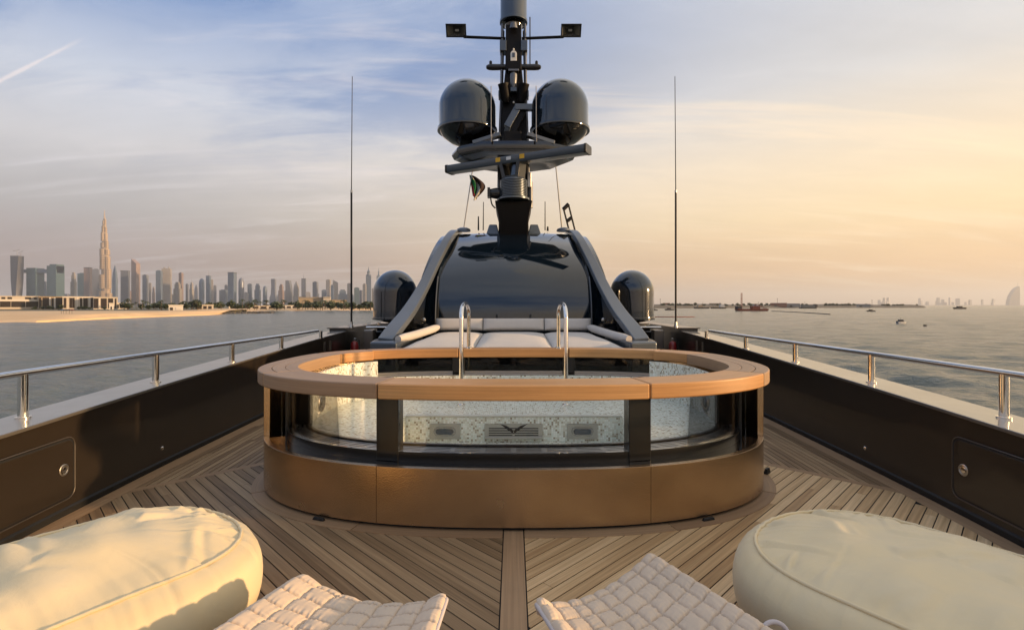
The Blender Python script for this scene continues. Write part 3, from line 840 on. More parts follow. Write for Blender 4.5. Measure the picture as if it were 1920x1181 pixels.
# fittings on the riser
def rrect(w_, h_, r, n=6):
    pts = []
    for cx_, cz_, a0 in ((w_ / 2 - r, h_ / 2 - r, 0), (-w_ / 2 + r, h_ / 2 - r, 90), (-w_ / 2 + r, -h_ / 2 + r, 180), (w_ / 2 - r, -h_ / 2 + r, 270)):
        for i in range(n + 1): a = radians(a0 + 90 * i / n); pts.append((cx_ + r * cos(a), cz_ + r * sin(a)))
    return pts
def plate(mb, c, w_, h_, r, y0, y1, hole=None, mi=0):
    P = rrect(w_, h_, r)
    if hole:
        Q = rrect(*hole)
        rings = [[(c[0] + x, y1, c[1] + z) for x, z in P], [(c[0] + x, y0, c[1] + z) for x, z in P], [(c[0] + x, y0, c[1] + z) for x, z in Q], [(c[0] + x, y1, c[1] + z) for x, z in Q]]
        mb.loft(rings, cap=False, mi=mi)
    else:
        mb.loft([[(c[0] + x, y1, c[1] + z) for x, z in P], [(c[0] + x, y0, c[1] + z) for x, z in P]], mi=mi)
    return mb
for sx in (-1, 1):
    c = (.735 * sx, .352)
    pl = plate(MB(), c, .325, .158, .006, YF - .012, YF + .01).build('light_plate', 'satin_steel', tub)
    plate(MB(), c, .235, .095, .045, YF - .022, YF - .011, (.19, .058, .028)).build('light_ring', 'lamp_glass', pl)
    plate(MB(), c, .19, .058, .028, YF - .014, YF - .011).build('light_lens', 'mast_grey', pl)
c = (0, .352)
gp = plate(MB(), c, .62, .155, .005, YF - .012, YF + .01).build('inlet_grille', 'satin_steel', tub)
for i in range(4):
    MB().box((0, YF - .0135, .385 - .024 * i), (.53, .006, .010)).build('grille_slot', 'rubber', gp)
MB().box((0, YF - .022, .286), (.62, .03, .026)).build('grille_lip', 'satin_steel', gp, bevel=.006)
MB().tube([(0, YF - .015, .315), (0, YF - .03, .315)], .012, 10).build('grille_knob', 'satin_steel', gp)
em = MB()
for sx in (-1, 1):
    em.loft([[(sx * x, YF - .018 + d, z) for x, z in ((.005, .352), (.012, .372), (.075, .412), (.142, .432), (.118, .412), (.06, .368), (.006, .335))] for d in (0, .006)])
em.build('winged_emblem', 'rubber', gp)
# round jets in the side walls
for sx in (-1, 1):
    s = s_near(-2.6, 5.45) if sx < 0 else 1 - s_near(-2.6, 5.45)
    q = op(s, IO); nn = op(s, IO + .1) - q; nn = Vector((nn.x, nn.y, 0)).normalized()
    rot = nn.to_track_quat('Z', 'Y').to_matrix()
    jt = MB().lathe([(0, -.005), (.10, -.005), (.10, .008), (.088, .016), (.07, .006), (0, .006)], (q.x, q.y, .665), 32, rot=rot).build('jet_fitting', 'satin_steel', tub)
    MB().lathe([(0, .004), (.055, .004), (.05, .014), (.036, .010), (.03, .02), (0, .022)], (q.x, q.y, .665), 28, rot=rot).build('jet_nozzle', 'lamp_glass', jt)
# teak rim
j = [s_near(-1.03, 3.9), s_near(-2.16, 4.5), s_near(-2.5, 6.35), s_near(-2.07, 7.0), .5 - .055]
rimb = [-j[0], j[0], j[1], j[2], j[3], j[4], 1 - j[4], 1 - j[3], 1 - j[2], 1 - j[1], 1 - j[0]]
RI, RO = .30, -.05
for i, (a, b_) in enumerate(zip(rimb, rimb[1:])):
    back = i in (3, 4, 5, 6, 7)
    inn = .20 if i in (4, 5, 6) else RI
    a2, b2 = a + .00025, b_ - .00025
    if i in (2, 8):
        for o0, o1 in ((RO, .07), (.073, .185), (.188, RI)):
            seg(MB(), a2, b2, o0, o1, ZR0, ZR1).build('rim_board', 'rim_teak_grey', tub, bevel=.011 if o0 < 0 else .004)
    else:
        seg(MB(), a2, b2, RO, inn, ZR0, ZR1).build('rim_board', 'rim_teak_grey' if i in (1,) else 'rim_teak', tub, bevel=.013, seg=3)
# entry grab rails
for sx in (-1, 1):
    x = .615 * sx
    pts = [(x, 6.02, ZS), (x, 6.02, 1.55)]
    for i in range(13):
        a = pi - pi * i / 12; pts.append((x, 6.52 + .5 * cos(a), 1.55 + .17 * sin(a) ** .8 if sin(a) > 0 else 1.55))
    pts += [(x, 7.02, ZR1 - .01)]
    gr = MB().tube(pts, .026, 14).build('grab_rail', 'chrome', tub)
    MB().lathe([(0, 0), (.045, 0), (.045, .012), (.03, .02), (0, .02)], (x, 6.02, ZS), 20).build('rail_flange', 'chrome', gr)
    MB().lathe([(0, 0), (.045, 0), (.045, .012), (.03, .02), (0, .02)], (x, 7.02, ZR1), 20).build('rail_flange', 'chrome', gr)
# small black wedges and the deck fitting beside the pool
def wedge(x, y, rz, label, size=(.11, .03, .022)):
    o = MB().box((0, 0, size[2] / 2), size, taper=(.8, .6)).build('deck_wedge', 'rubber', bevel=.004)
    o.location = (x, y, .005); o.rotation_euler = (0, 0, rz)
    tag(o, label, 'wedge')
q = op(s_px(603, 0.), -.03); wedge(q.x, q.y, -.35, 'flat black wedge under the pool base on the shaded side')
q = op(1 - s_px(603, 0.), -.03); wedge(q.x, q.y, .35, 'flat black wedge under the pool base on the sunlit side')
wedge(2.56, 5.17, .8, 'tiny black deck fitting on planks beyond the pool base', (.10, .04, .05))

# ------------------------------------------------------------------ sun pad
pad = thing('sun_pad_plinth', 'dark glossy plinth that carries the white sun pad cushions', 'plinth', (0, 8.5, 0))
def PL(x, y, z): return (x, y - 8.5, z)
MB().prism([PL(-1.72, 7.62, 0)[:2], PL(1.72, 7.62, 0)[:2], PL(1.5, 9.85, 0)[:2], PL(-1.5, 9.85, 0)[:2]], 0, [.95, .95, 1.06, 1.06]).build('base', 'black_gloss', pad, bevel=.02)
for sx in (-1, 1):
    pt = [(1.73, 7.55), (2.16, 7.70), (2.26, 8.3), (2.2, 9.2), (1.9, 9.6), (1.60, 9.0)]
    P = [(sx * x, y - 8.5) for x, y in pt]
    MB().prism(P, 0, 1.150).build('side_pedestal', 'mast_grey', pad, bevel=.03)
def cushion(name, label, cat, quad, z0, z1, th, group, mat='pad_fabric', res=22, puff=.03, tilt=None):
    """quad: four plan corners (front-left, front-right, back-right, back-left)"""
    fl, fr_, br, bl = [Vector(q) for q in quad]
    c = (fl + fr_ + br + bl) / 4
    mb = MB(); rings = []
    N = res
    def P(u, v):
        a = fl.lerp(fr_, u); b_ = bl.lerp(br, u); return a.lerp(b_, v)
    top = []; 
    for lay in (1, 0):
        rows = []
        for jv in range(N + 1):
            row = []
            for iu in range(N + 1):
                u, v = iu / N, jv / N
                eu = min(u, 1 - u) * 2; ev = min(v, 1 - v) * 2
                edge = (1 - (1 - eu) ** 10) * (1 - (1 - ev) ** 10)
                cen = (1 - (1 - eu) ** 2.5) * (1 - (1 - ev) ** 2.5)
                p = P(u, v); zb = z0 + (z1 - z0) * v
                nz = noise.noise(Vector((p.x * 3, p.y * 3, lay * 5 + len(name)))) * .006
                z = zb + (th * (.72 + .28 * edge) + puff * cen + nz if lay else th * .28 * (1 - edge))
                row.append((p.x - c.x, p.y - c.y, z))
            rows.append(row)
        top.append(rows)
    for li, rows in enumerate(top):
        o = len(mb.v)
        for r in rows: mb.v += r
        for jv in range(N):
            for iu in range(N): mb.face([o + jv * (N + 1) + iu, o + jv * (N + 1) + iu + 1, o + (jv + 1) * (N + 1) + iu + 1, o + (jv + 1) * (N + 1) + iu])
    per = [(i, 0) for i in range(N)] + [(N, i) for i in range(N)] + [(N - i, N) for i in range(N)] + [(0, N - i) for i in range(N)]
    M1 = (N + 1) ** 2
    for a, b_ in zip(per, per[1:] + per[:1]):
        ia, ib = a[1] * (N + 1) + a[0], b_[1] * (N + 1) + b_[0]
        mb.face([ia, ib, M1 + ib, M1 + ia])
    ob = mb.build(name, mat, smooth=70)
    ob.location = (c.x, c.y, 0)
    tag(ob, label, cat, group)
    # piping
    return ob
yb_, yf_ = 9.62, 7.66
xs_f = [-1.66, -.585, .585, 1.66]; xs_b = [-1.40, -.57, .57, 1.40]
nm = ['white sun pad seat cushion on the city side behind the pool', 'white middle sun pad seat cushion between two grab rails', 'white sun pad seat cushion on the sunset side behind the pool']
for i in range(3):
    g = .009
    cushion('seat_cushion', nm[i], 'cushion', [(xs_f[i] + g, yf_), (xs_f[i + 1] - g, yf_), (xs_b[i + 1] - g, yb_), (xs_b[i] + g, yb_)], .955, 1.062, .145, 'sun pad seat cushions')
nm = ['low white back cushion on the city side below the black windscreen', 'low white middle back cushion below the black windscreen', 'low white back cushion on the sunset side below the black windscreen']
xb = [-1.47, -.578, .578, 1.47]
for i in range(3):
    ob = cushion('back_cushion', nm[i], 'cushion', [(xb[i] + .008, -.11), (xb[i + 1] - .008, -.11), (xb[i + 1] - .008, .11), (xb[i] + .008, .11)], 0, 0, .14, 'sun pad back cushions', res=18, puff=.02)
    c0 = (xb[i] + xb[i + 1]) / 2
    ob.rotation_euler = (radians(74), 0, 0); ob.location = (c0, 9.76, 1.315)
for sx in (-1, 1):
    path = catmull([(sx * 1.80, 7.98, 1.17), (sx * 1.66, 8.45, 1.20), (sx * 1.52, 9.0, 1.245), (sx * 1.40, 9.5, 1.29)], 10)
    rr = [.068 * min(1, sin(pi * min(1, max(.06, (i + .6) / (len(path)))) ) ** .35 + .25) for i in range(len(path))]
    ob = MB().tube(path, rr, 16).build('bolster', 'bolster_fabric', smooth=70)
    tag(ob, 'long padded white bolster along the ' + ('city' if sx < 0 else 'sunset') + ' side of the sun pad', 'bolster', 'sun pad bolsters')

# ------------------------------------------------------------------ deckhouse
dh = thing('deckhouse', 'black deckhouse with curved glossy windscreen and grey side arches', 'deckhouse', (0, 12, 0))
def D(x, y, z): return (x, y - 12, z)
prof = catmull([Vector((0, a_, b_)) for a_, b_ in ((9.95, .9), (9.95, 1.42), (10.02, 1.82), (10.20, 2.17), (10.48, 2.49), (10.92, 2.84), (11.5, 3.17), (12.2, 3.42), (13.4, 3.57))], 8)
rings = []
for q in prof:
    ring = []
    for i in range(33):
        t = -1 + 2 * i / 32; hw = 1.50 - .17 * max(0, min(1, (q.z - 2.3) / 1.1))
        ring.append(D(t * hw, q.y + .10 * t * t, q.z - .02 * t * t))
    rings.append(ring)
MB().loft(rings, closed=False, cap=False).build('windscreen', 'glass_black', dh, smooth=60)
for sx in (-1, 1):
    # recessed flank between windscreen and arch
    r2 = []
    for q in prof:
        hw = 1.50 - .17 * max(0, min(1, (q.z - 2.3) / 1.1))
        r2.append([D(sx * (hw + .004), q.y + .10, q.z - .02), D(sx * (hw + .03), q.y + .02, q.z - .02), D(sx * (hw + .055), q.y + .10, q.z - .02), D(sx * (hw + .38), q.y + .12, q.z - .06)])
    MB().loft(r2, closed=False, cap=False).build('flank', 'glass_black', dh)
    MB().tube([D(sx * 1.525, q.y + .025, q.z - .02) for q in prof if q.z < 2.3], .013, 8).build('edge_trim', 'grey_metal', dh)
    # sweeping arch
    cpts = [(2.03, 8.12, 1.13), (1.97, 8.45, 1.30), (1.86, 9.1, 1.60), (1.75, 9.85, 2.03), (1.62, 10.5, 2.55), (1.50, 11.0, 2.96), (1.44, 11.4, 3.20), (1.40, 11.9, 3.38), (1.385, 12.5, 3.47), (1.40, 13.6, 3.48)]
    path = catmull([(sx * a, b_, c_) for a, b_, c_ in cpts], 7)
    wd = [.125, .13, .118, .102, .094, .09, .088, .088, .088, .088]
    rg = []
    for i, q in enumerate(path):
        d = (path[min(i + 1, len(path) - 1)] - path[max(i - 1, 0)]).normalized()
        sdv = Vector((1, 0, 0)); sdv = (sdv - d * sdv.dot(d)).normalized(); up = sdv.cross(d)
        if up.z < 0 and abs(up.z) > abs(up.y): up = -up
        if up.y > 0: up = -up
        u = i / (len(path) - 1) * (len(wd) - 1); a = int(u); ww = wd[a] + (wd[min(a + 1, len(wd) - 1)] - wd[a]) * (u - a)
        th = .05
        rg.append([D(*(q + sdv * ww + up * th)), D(*(q - sdv * ww + up * th)), D(*(q - sdv * (ww + .01) - up * .06)), D(*(q + sdv * (ww + .01) - up * .06))])
    MB().loft(rg).build('arch', 'fin_paint', dh, bevel=.018, seg=2)
    # outer side below the arch
    sidew = [[D(q.x + sx * .02, q.y + .05, q.z - .06), D(q.x + sx * .10, q.y + .08, .0)] for q in path] + [[D(sx * 1.25, 22, 3.45), D(sx * 2.3, 22, .0)]]
    MB().loft(sidew, closed=False, cap=False).build('side_wall', 'black_gloss', dh)
    lamp = MB().lathe([(0, 0), (.045, 0), (.045, .02), (.03, .03), (0, .03)], D(sx * 1.70, 9.66, 1.42), 16, rot=Matrix.Rotation(radians(90), 3, 'X'))
    lamp.build('side_lamp', 'satin_steel', dh)
    MB().lathe([(0, 0), (.17, 0), (.16, .05), (.10, .08), (0, .085)], D(sx * 1.2, 12.3, 3.47), 20).build('roof_cap', 'fin_paint', dh)
MB().prism([D(-1.2, 13.2, 0)[:2], D(1.2, 13.2, 0)[:2], D(1.3, 22, 0)[:2], D(-1.3, 22, 0)[:2]], 3.2, 3.47).build('roof', 'black_gloss', dh)
for x in (-.33, .33):
    MB().bar(D(x, 9.87, 1.42), D(x, 9.90, 1.52), .03, .02).build('wiper_stub', 'rubber', dh)
# dark rail posts seen behind the arch on the sunset side
vr = thing('side_stair_rail', 'dark angled stair rail beside the deckhouse near the gold lit dome', 'rail', (2.55, 14.0, 1.3))
for dx_ in (0, .10): MB().bar((dx_, 0, 0), (dx_ - .28, .6, 1.35), .05, .05).build('upright', 'dark_frame', vr)
MB().bar((-.28, .6, 1.35), (-.14, .6, 1.35), .05, .05).build('top_bar', 'dark_frame', vr)
MB().box((0, .3, -.65), (.5, 1.2, 1.3)).build('stair_block', 'dark_frame', vr)

# ------------------------------------------------------------------ satellite domes
def dome(name, label, loc, R, hc, ht, under, group, mat='dome_paint', ped=None, n=56):
    o = thing(name, label, 'satellite dome', loc, group)
    pr = [(R, 0), (R, hc)]
    for i in range(1, 17):
        a = pi / 2 * i / 16; pr.append((R * cos(a), hc + (ht - hc) * sin(a)))
    MB().lathe([(R * .9, 0)] + pr, (0, 0, 0), n).build('shell', mat, o, smooth=50)
    MB().lathe([(R * .86, .03), (R * 1.045, .03), (R * 1.055, -.005), (R * 1.045, -.04), (R * .99, -.045), (R * .86, -.04)], (0, 0, 0), n).build('flange', mat, o)
    MB().lathe([(R * .97, -.03), (R * .85, -under * .45), (R * .55, -under * .85), (R * .3, -under), (0, -under)], (0, 0, 0), n).build('underside', 'black_gloss', o, smooth=60)
    return o
UY = 12.55
for sx in (-1, 1):
    lab = 'big black satellite dome on the mast platform, ' + ('city side' if sx < 0 else 'sunset side')
    d_ = dome('satellite_dome', lab, (sx * 1.13, UY, 5.97), .70, .52, 1.22, .36, 'black satellite domes')
    MB().lathe([(0, -.62), (.26, -.62), (.2, -.36), (0, -.36)], (0, 0, 0), 20).build('pedestal', 'black_gloss', d_)
    ht_ = MB().box((0, -.36, 1.08), (.16, .02, .07), Matrix.Rotation(radians(-52), 3, 'X')); ht_.build('badge', 'rubber', d_)
    lab = 'black satellite dome beside the deckhouse, ' + ('toward the skyline' if sx < 0 else 'glinting gold in the sun')
    d_ = dome('satellite_dome', lab, (sx * 3.12, 13.5, 1.36), .565, .68, 1.26, .12, 'black satellite domes')
    MB().lathe([(0, -1.36), (.5, -1.36), (.46, -.12), (0, -.12)], (0, 0, 0), 28).build('pedestal', 'black_gloss', d_)
    for an in (-115, -65, 35):
        a = radians(an); MB().box((.567 * cos(a), .567 * sin(a), .34), (.012, .012, .66), Matrix.Rotation(a, 3, 'Z')).build('seam', 'rubber', d_)
td = dome('satellite_dome', 'slim grey topped dome crowning the mast', (0, 12.6, 8.66), .325, .75, 1.15, .10, 'black satellite domes', mat='mast_grey', n=40)
MB().lathe([(0, -.3), (.17, -.3), (.22, -.1), (0, -.1)], (0, 0, 0), 20).build('pedestal', 'black_gloss', td)

# ------------------------------------------------------------------ mast
MY = 12.6
mast = thing('radar_mast', 'black signal mast with cross arms, lamps and platform', 'mast', (0, MY, 3.4))
def M(x, y, z): return (x, y - MY, z - 3.4)
MB().loft([[M(-h, MY - d, z), M(h, MY - d, z), M(h, MY + d, z), M(-h, MY + d, z)] for h, d, z in ((.36, .42, 3.4), (.33, .36, 5.2), (.27, .28, 6.7), (.20, .20, 7.4), (.19, .18, 8.5))]).build('column', 'mast_black', mast, bevel=.02)
for sx in (-1, 1):
    MB().tube([M(sx * .37, MY - .16, 4.1), M(sx * .35, MY - .16, 5.4), M(sx * .30, MY - .1, 6.75), M(sx * .275, MY - .1, 8.55)], .034, 10).build('side_tube', 'grey_metal', mast)
    MB().tube([M(sx * .34, MY + .16, 4.1), M(sx * .29, MY + .1, 6.75), M(sx * .25, MY + .12, 8.5)], .026, 10).build('side_tube', 'grey_metal', mast)
    MB().box(M(sx * .255, MY - .08, 7.98), (.16, .28, .26)).build('bracket', 'mast_grey', mast, bevel=.015)
    MB().box(M(sx * .29, MY - .08, 6.82), (.16, .26, .16)).build('bracket', 'mast_grey', mast, bevel=.015)
    # cross arms
    MB().tube([M(sx * .2, MY - .1, 8.20), M(sx * 1.22, MY - .12, 8.23)], .034, 10).build('flood_arm', 'mast_black', mast)
    ends = [(.2, .07), (.5, .075), (.60, .07), (.66, .045), (.675, .01)]
    MB().tube([M(sx * a, MY - .1, 7.50) for a, r in ends], [r for a, r in ends], 12).build('cross_arm', 'dark_frame', mast)
    MB().lathe([(0, 0), (.035, 0), (.035, .07), (.02, .09), (0, .09)], M(sx * .56, MY - .1, 7.565), 12).build('arm_knob', 'rubber', mast)
    # flood light: open square hood looking down and forward
    fx = 1.39 * sx
    rot = Matrix.Rotation(radians(122), 3, 'X') @ Matrix.Rotation(radians(4 * sx), 3, 'Y')
    def fr2(w_, d_, z): return [Vector(M(fx, MY - .2, 8.34)) + rot @ Vector((x * w_, y * d_, z)) for x, y in ((-1, -1), (1, -1), (1, 1), (-1, 1))]
    fl_ = MB().loft([fr2(.12, .08, -.20), fr2(.235, .135, .0), fr2(.247, .147, .0), fr2(.247, .147, .03), fr2(.222, .122, .03), fr2(.212, .115, .0), fr2(.10, .07, -.15)], cap=True).build('flood_light', 'dark_frame', mast, smooth=0)
    MB().loft([fr2(.213, .116, .002), fr2(.098, .068, -.146), fr2(.0975, .0675, -.147), fr2(.211, .114, .000)], cap=False).build('reflector', 'lamp_glass', fl_, smooth=0)
    cc = Vector(M(fx, MY - .2, 8.34)) + rot @ Vector((0, 0, -.12))
    MB().box(cc, (.09, .05, .05), rot).build('bulb', 'white_paint', fl_, bevel=.01)
# nav lamp, camera, search lights
ar = []
for d_ in (0, .10):
    ar.append([M(x, MY - .36 + d_, 7.66 + z) for x, z in [(-.075, -.13), (.075, -.13), (.075, .04)] + [(.075 * cos(radians(a)), .04 + .085 * sin(radians(a))) for a in range(15, 180, 15)] + [(-.075, .04)]])
nl = MB().loft(ar).build('nav_lamp', 'white_paint', mast, bevel=.01)
MB().box(M(0, MY - .366, 7.67), (.065, .02, .11)).build('lamp_slot', 'mast_grey', nl, bevel=.008)
MB().box(M(0, MY - .28, 7.42), (.34, .24, .20)).build('junction_box', 'mast_black', mast, bevel=.01)
MB().box(M(0, MY - .36, 7.27), (.25, .22, .05)).build('hood', 'grey_metal', mast, bevel=.008)
MB().lathe([(0, -.22), (.06, -.22), (.075, -.1), (.085, .02), (.085, .10), (.05, .14), (0, .14)], M(0, MY - .42, 7.08), 20).build('camera_pod', 'grey_metal', mast)
MB().box(M(0, MY - .40, 6.80), (.15, .2, .10)).build('pod_bracket', 'mast_grey', mast, bevel=.01)
for sx in (-1, 1):
    rot = Matrix.Rotation(radians(10 * sx), 3, 'Y') @ Matrix.Rotation(radians(14), 3, 'X')
    sp = MB().lathe([(0, -.22), (.085, -.22), (.12, -.12), (.125, .16), (.13, .17), (.13, .21), (.1, .21), (.1, .19), (0, .19)], M(sx * .21, MY - .42, 6.74), 24, rot=rot).build('horn', 'mast_black', mast)
    MB().lathe([(0, .191), (.098, .191), (.098, .197), (0, .197)], M(sx * .21, MY - .42, 6.74), 20, rot=rot).build('horn_face', 'grey_metal', sp)
MB().lathe([(0, 0), (.1, 0), (.07, .12), (0, .14)], M(0, MY - .28, 8.36), 18, rot=Matrix.Rotation(radians(20), 3, 'X')).build('dome_lamp', 'grey_metal', mast)
for x, y_, z in ((0, MY - .30, 7.84), (0, MY - .42, 6.52), (.16, MY - .52, 6.22)):
    MB().lathe([(0, -.03), (.02, -.02), (.022, .01), (0, .03)], M(x, y_, z), 10).build('bulb', 'white_paint', mast)
# cranked support arm
mb = MB(); mb.bar(M(.03, MY - .55, 6.34), M(.44, MY - .55, 6.34), .16, .14); mb.bar(M(.12, MY - .55, 6.38), M(-.16, MY - .62, 5.86), .16, .10, up=(0, 1, 0)); mb.bar(M(-.12, MY - .62, 5.9), M(-.22, MY - .5, 5.55), .13, .09, up=(0, 1, 0))
mb.build('cranked_arm', 'mast_grey', mast, bevel=.012)
mb = MB(); mb.bar(M(.20, MY - .5, 6.30), M(-.05, MY - .55, 5.75), .2, .10, up=(0, 1, 0)); mb.build('arm_web', 'mast_black', mast, bevel=.01)
MB().box(M(-.03, MY - .5, 5.62), (.42, .32, .28)).build('arm_housing', 'mast_black', mast, bevel=.02)
# platform wing with swept tips
def wing(zo, k): return [M(x * k, MY + y, 5.42 + z + zo) for x, y, z in ((-1.52, -.05, -.05), (-1.35, -.48, -.04), (-.75, -.70, .02), (.75, -.70, .02), (1.35, -.48, -.04), (1.52, -.05, -.05), (1.3, .5, 0), (.6, .75, 0), (-.6, .75, 0), (-1.3, .5, 0))]
MB().loft([wing(-.16, .90), wing(-.12, .96), wing(-.02, 1.0), wing(.04, .99), wing(.08, .95)]).build('platform', 'black_gloss', mast, bevel=.01)
MB().loft([wing(-.25, .72), wing(-.16, .90)]).build('platform_underside', 'fin_paint', mast)
for sx in (-1, 1):
    MB().bar(M(sx * .3, MY - .62, 5.68), M(sx * .95, MY - .55, 5.50), .20, .09).build('dome_strut', 'fin_paint', mast, bevel=.012)
    MB().tube([M(sx * .52, MY - .78, 5.5), M(sx * .52, MY - .78, 6.75)], .010, 6).build('whip', 'satin_steel', mast)
    MB().lathe([(0, 0), (.022, 0), (.022, .12), (0, .12)], M(sx * .52, MY - .78, 5.46), 8).build('whip_base', 'grey_metal', mast)
MB().tube([M(.40, MY - .1, 7.56), M(.40, MY - .1, 8.72)], .014, 6).build('whip', 'rubber', mast)
# plinth at the foot of the mast
PY = 11.75
fr3 = lambda h, y0, z: [M(-h, y0, z), M(h, y0, z), M(h + .02, y0 + 1.7, z), M(-h - .02, y0 + 1.7, z)]
MB().loft([fr3(.33, PY + .25, 3.25), fr3(.33, PY + .12, 3.55), fr3(.345, PY + .06, 3.72), fr3(.38, PY, 3.90), fr3(.425, PY - .04, 4.07), fr3(.425, PY, 4.10)]).build('plinth', 'mast_black', mast, bevel=.012)
for sx in (-1, 1):
    P_ = [M(sx * .33, PY + .25, 3.34), M(sx * .66, PY + .35, 3.34), M(sx * .58, PY + .45, 3.62), M(sx * .40, PY + .45, 3.62)]
    Q_ = [(p[0], p[1] + .7, p[2]) for p in P_]
    MB().loft([P_, Q_]).build('plinth_cheek', 'mast_grey', mast, bevel=.02)
MB().tube(catmull([M(-.40, PY + .1, 4.3), M(-.52, PY + .05, 4.22), M(-.50, PY, 4.02), M(-.42, PY, 3.92)], 6), .016, 8).build('cable', 'rubber', mast)
cm = MB().lathe([(0, -.17), (.10, -.15), (.13, 0), (.10, .12), (0, .14)], M(-.40, PY + .1, 4.28), 18, rot=Matrix.Rotation(radians(90), 3, 'Y')); cm.box(M(-.57, PY + .05, 4.28), (.06, .18, .22)); cm.build('thermal_camera', 'dark_frame', mast)
MB().box(M(.37, PY + .5, 4.66), (.10, .3, .36)).build('side_box', 'satin_steel', mast, bevel=.02)
MB().lathe([(0, 0), (.06, 0), (.06, .62), (0, .62)], M(.40, PY + .5, 4.02), 14).build('side_pipe', 'grey_metal', mast)

# radar scanner
rad = thing('radar_scanner', 'slanted open array radar bar with two yellow labels', 'radar', (0, 11.75, 4.1), rz=-radians(28))
MB().lathe([(0, 0), (.36, 0), (.36, .04), (.30, .05)] + [(r_, .06 + .036 * i + dz_) for i in range(11) for r_, dz_ in ((.29, 0), (.315, .008), (.315, .020), (.29, .028))] + [(.28, .47), (.24, .5), (0, .5)], (0, 0, 0), 30).build('finned_base', 'mast_grey', rad, smooth=25)
mb = MB()
mb.loft([[(-.30, -.16, .82), (-.20, -.16, .82), (.0, -.2, .5), (.0, .2, .5), (-.20, .16, .82), (-.30, .16, .82), (-.17, .2, .5), (-.17, -.2, .5)][:4], [(-.30, -.16, .82), (-.30, .16, .82), (-.17, .2, .5), (-.17, -.2, .5)]])
mb = MB(); mb.bar((-.16, 0, .48), (-.26, 0, .84), .34, .09, up=(1, 0, 0)); mb.bar((.16, 0, .48), (.2, 0, .84), .34, .09, up=(1, 0, 0)); mb.box((0, 0, .51), (.42, .36, .06))
mb.build('fork', 'dark_frame', rad, bevel=.01)
MB().lathe([(0, .5), (.15, .5), (.12, .62), (.09, .8), (0, .8)], (.05, 0, 0), 18).build('turning_unit', 'mast_grey', rad)
bar_ = [(-.15, .82), (-.17, .85), (-.17, .985), (-.14, 1.0), (.15, 1.0), (.17, .97), (.17, .84), (.10, .82)]
HL = 1.78
MB().loft([[(sx, y, z) for y, z in bar_] for sx in (-HL, HL)]).build('array_bar', 'mast_grey', rad, bevel=.006)
for sx in (-1, 1):
    MB().loft([[(sx * HL + d, y * 1.06, .91 + (z - .91) * 1.1) for y, z in bar_] for d in (-.02, .035)]).build('end_cap', 'dark_frame', rad, bevel=.006)
for x, mt, wd_ in ((-.32, 'yellow_mark', .12), (.30, 'yellow_mark', .12), (-.04, 'white_paint', .12)):
    MB().box((x, -.1715, .93), (wd_, .004, .10 if mt[0] == 'y' else .075)).build('warning_label' if mt[0] == 'y' else 'type_label', mt, rad)

# roof top poles, flag and ladder
def pole(name, label, a, b_, r=.014, cat='antenna', mat='rubber', group=None):
    a, b_ = Vector(a), Vector(b_)
    o = MB().tube([(0, 0, 0), b_ - a], [r, r * .7], 8).build(name, mat); o.location = a
    return tag(o, label, cat, group)
pole('whip_antenna', 'short roof aerial beside the flag pole', T(897, 432, 13.5), T(897, 406, 13.5), .022)
pole('whip_antenna', 'thin roof aerial between flag pole and mast foot', T(906, 432, 13.5), T(906.5, 379, 13.5), .014)
pole('whip_antenna', 'thin roof aerial on the sunset side of the mast foot', T(1022, 432, 13.5), T(1022, 378, 13.5), .014)
pole('whip_antenna', 'stubby roof aerial between mast foot and leaning pole', T(1027, 433, 13.5), T(1027, 425, 13.5), .03)
pole('leaning_pole', 'long pale leaning pole behind the radar bar', T(1054, 432, 14), T(1041, 300, 14), .022, 'pole', 'satin_steel')
fp = thing('flag_pole', 'slender leaning flag pole on the deckhouse roof', 'flag pole', T(869, 432, 14.5))
base_ = Vector(T(869, 432, 14.5))
MB().tube([(0, 0, 0), Vector(T(886, 318, 14.5)) - base_], .016, 8).build('staff', 'satin_steel', fp)
MB().lathe([(0, -.05), (.04, -.05), (.03, .06), (0, .06)], (0, 0, 0), 10).build('foot', 'rubber', fp)
mb = MB(); NU, NV = 24, 20
h0 = Vector(T(884, 328, 14.5))
for jv in range(NV + 1):
    for iu in range(NU + 1):
        u, v = iu / NU, jv / NV
        # v down the hanging cloth, u across its folds
        wl = (.10 + .30 * sin(pi * min(1, v * 1.05) ** .8)) 
        x = -.06 + u * wl + .10 * v + .02 * sin(u * 9)
        z = -.72 * v * (1 - .16 * abs(u - .55) * 2 * v) - .04 * u
        y = .06 * sin(u * 14 + v * 2.5)
        mb.v.append((x, y, z))
for jv in range(NV):
    for iu in range(NU):
        q = (iu + .5) / NU + ((jv + .5) / NV - .5) * -.38
        mi = 0 if q < .12 else 1 if q < .42 else 2 if q < .66 else 3
        o = jv * (NU + 1) + iu
        mb.face([o, o + 1, o + NU + 2, o + NU + 1], None, mi)
fl_ = mb.build('flag', ['flag_red', 'flag_green', 'flag_white', 'flag_black'], smooth=60); fl_.location = h0
sol = fl_.modifiers.new('thick', 'SOLIDIFY'); sol.thickness = .006
tag(fl_, 'drooping red, green, white and black flag on its pole', 'flag')
ld = thing('roof_ladder', 'small black upright ladder frame on the deckhouse roof', 'ladder', T(1072, 432, 13))
b0 = Vector(T(1072, 432, 13))
def LD(px, py, dy=0): return Vector(T(px, py, 13 + dy)) - b0
MB().tube([LD(1067, 432), LD(1057, 393)], .022, 8).build('stile', 'rubber', ld)
MB().tube([LD(1078, 432), LD(1066, 384)], .022, 8).build('stile', 'rubber', ld)
MB().tube([LD(1056, 393), LD(1066, 383)], .05, 8).build('rung', 'rubber', ld)
MB().tube([LD(1063, 415), LD(1072, 408)], .045, 8).build('rung', 'rubber', ld)

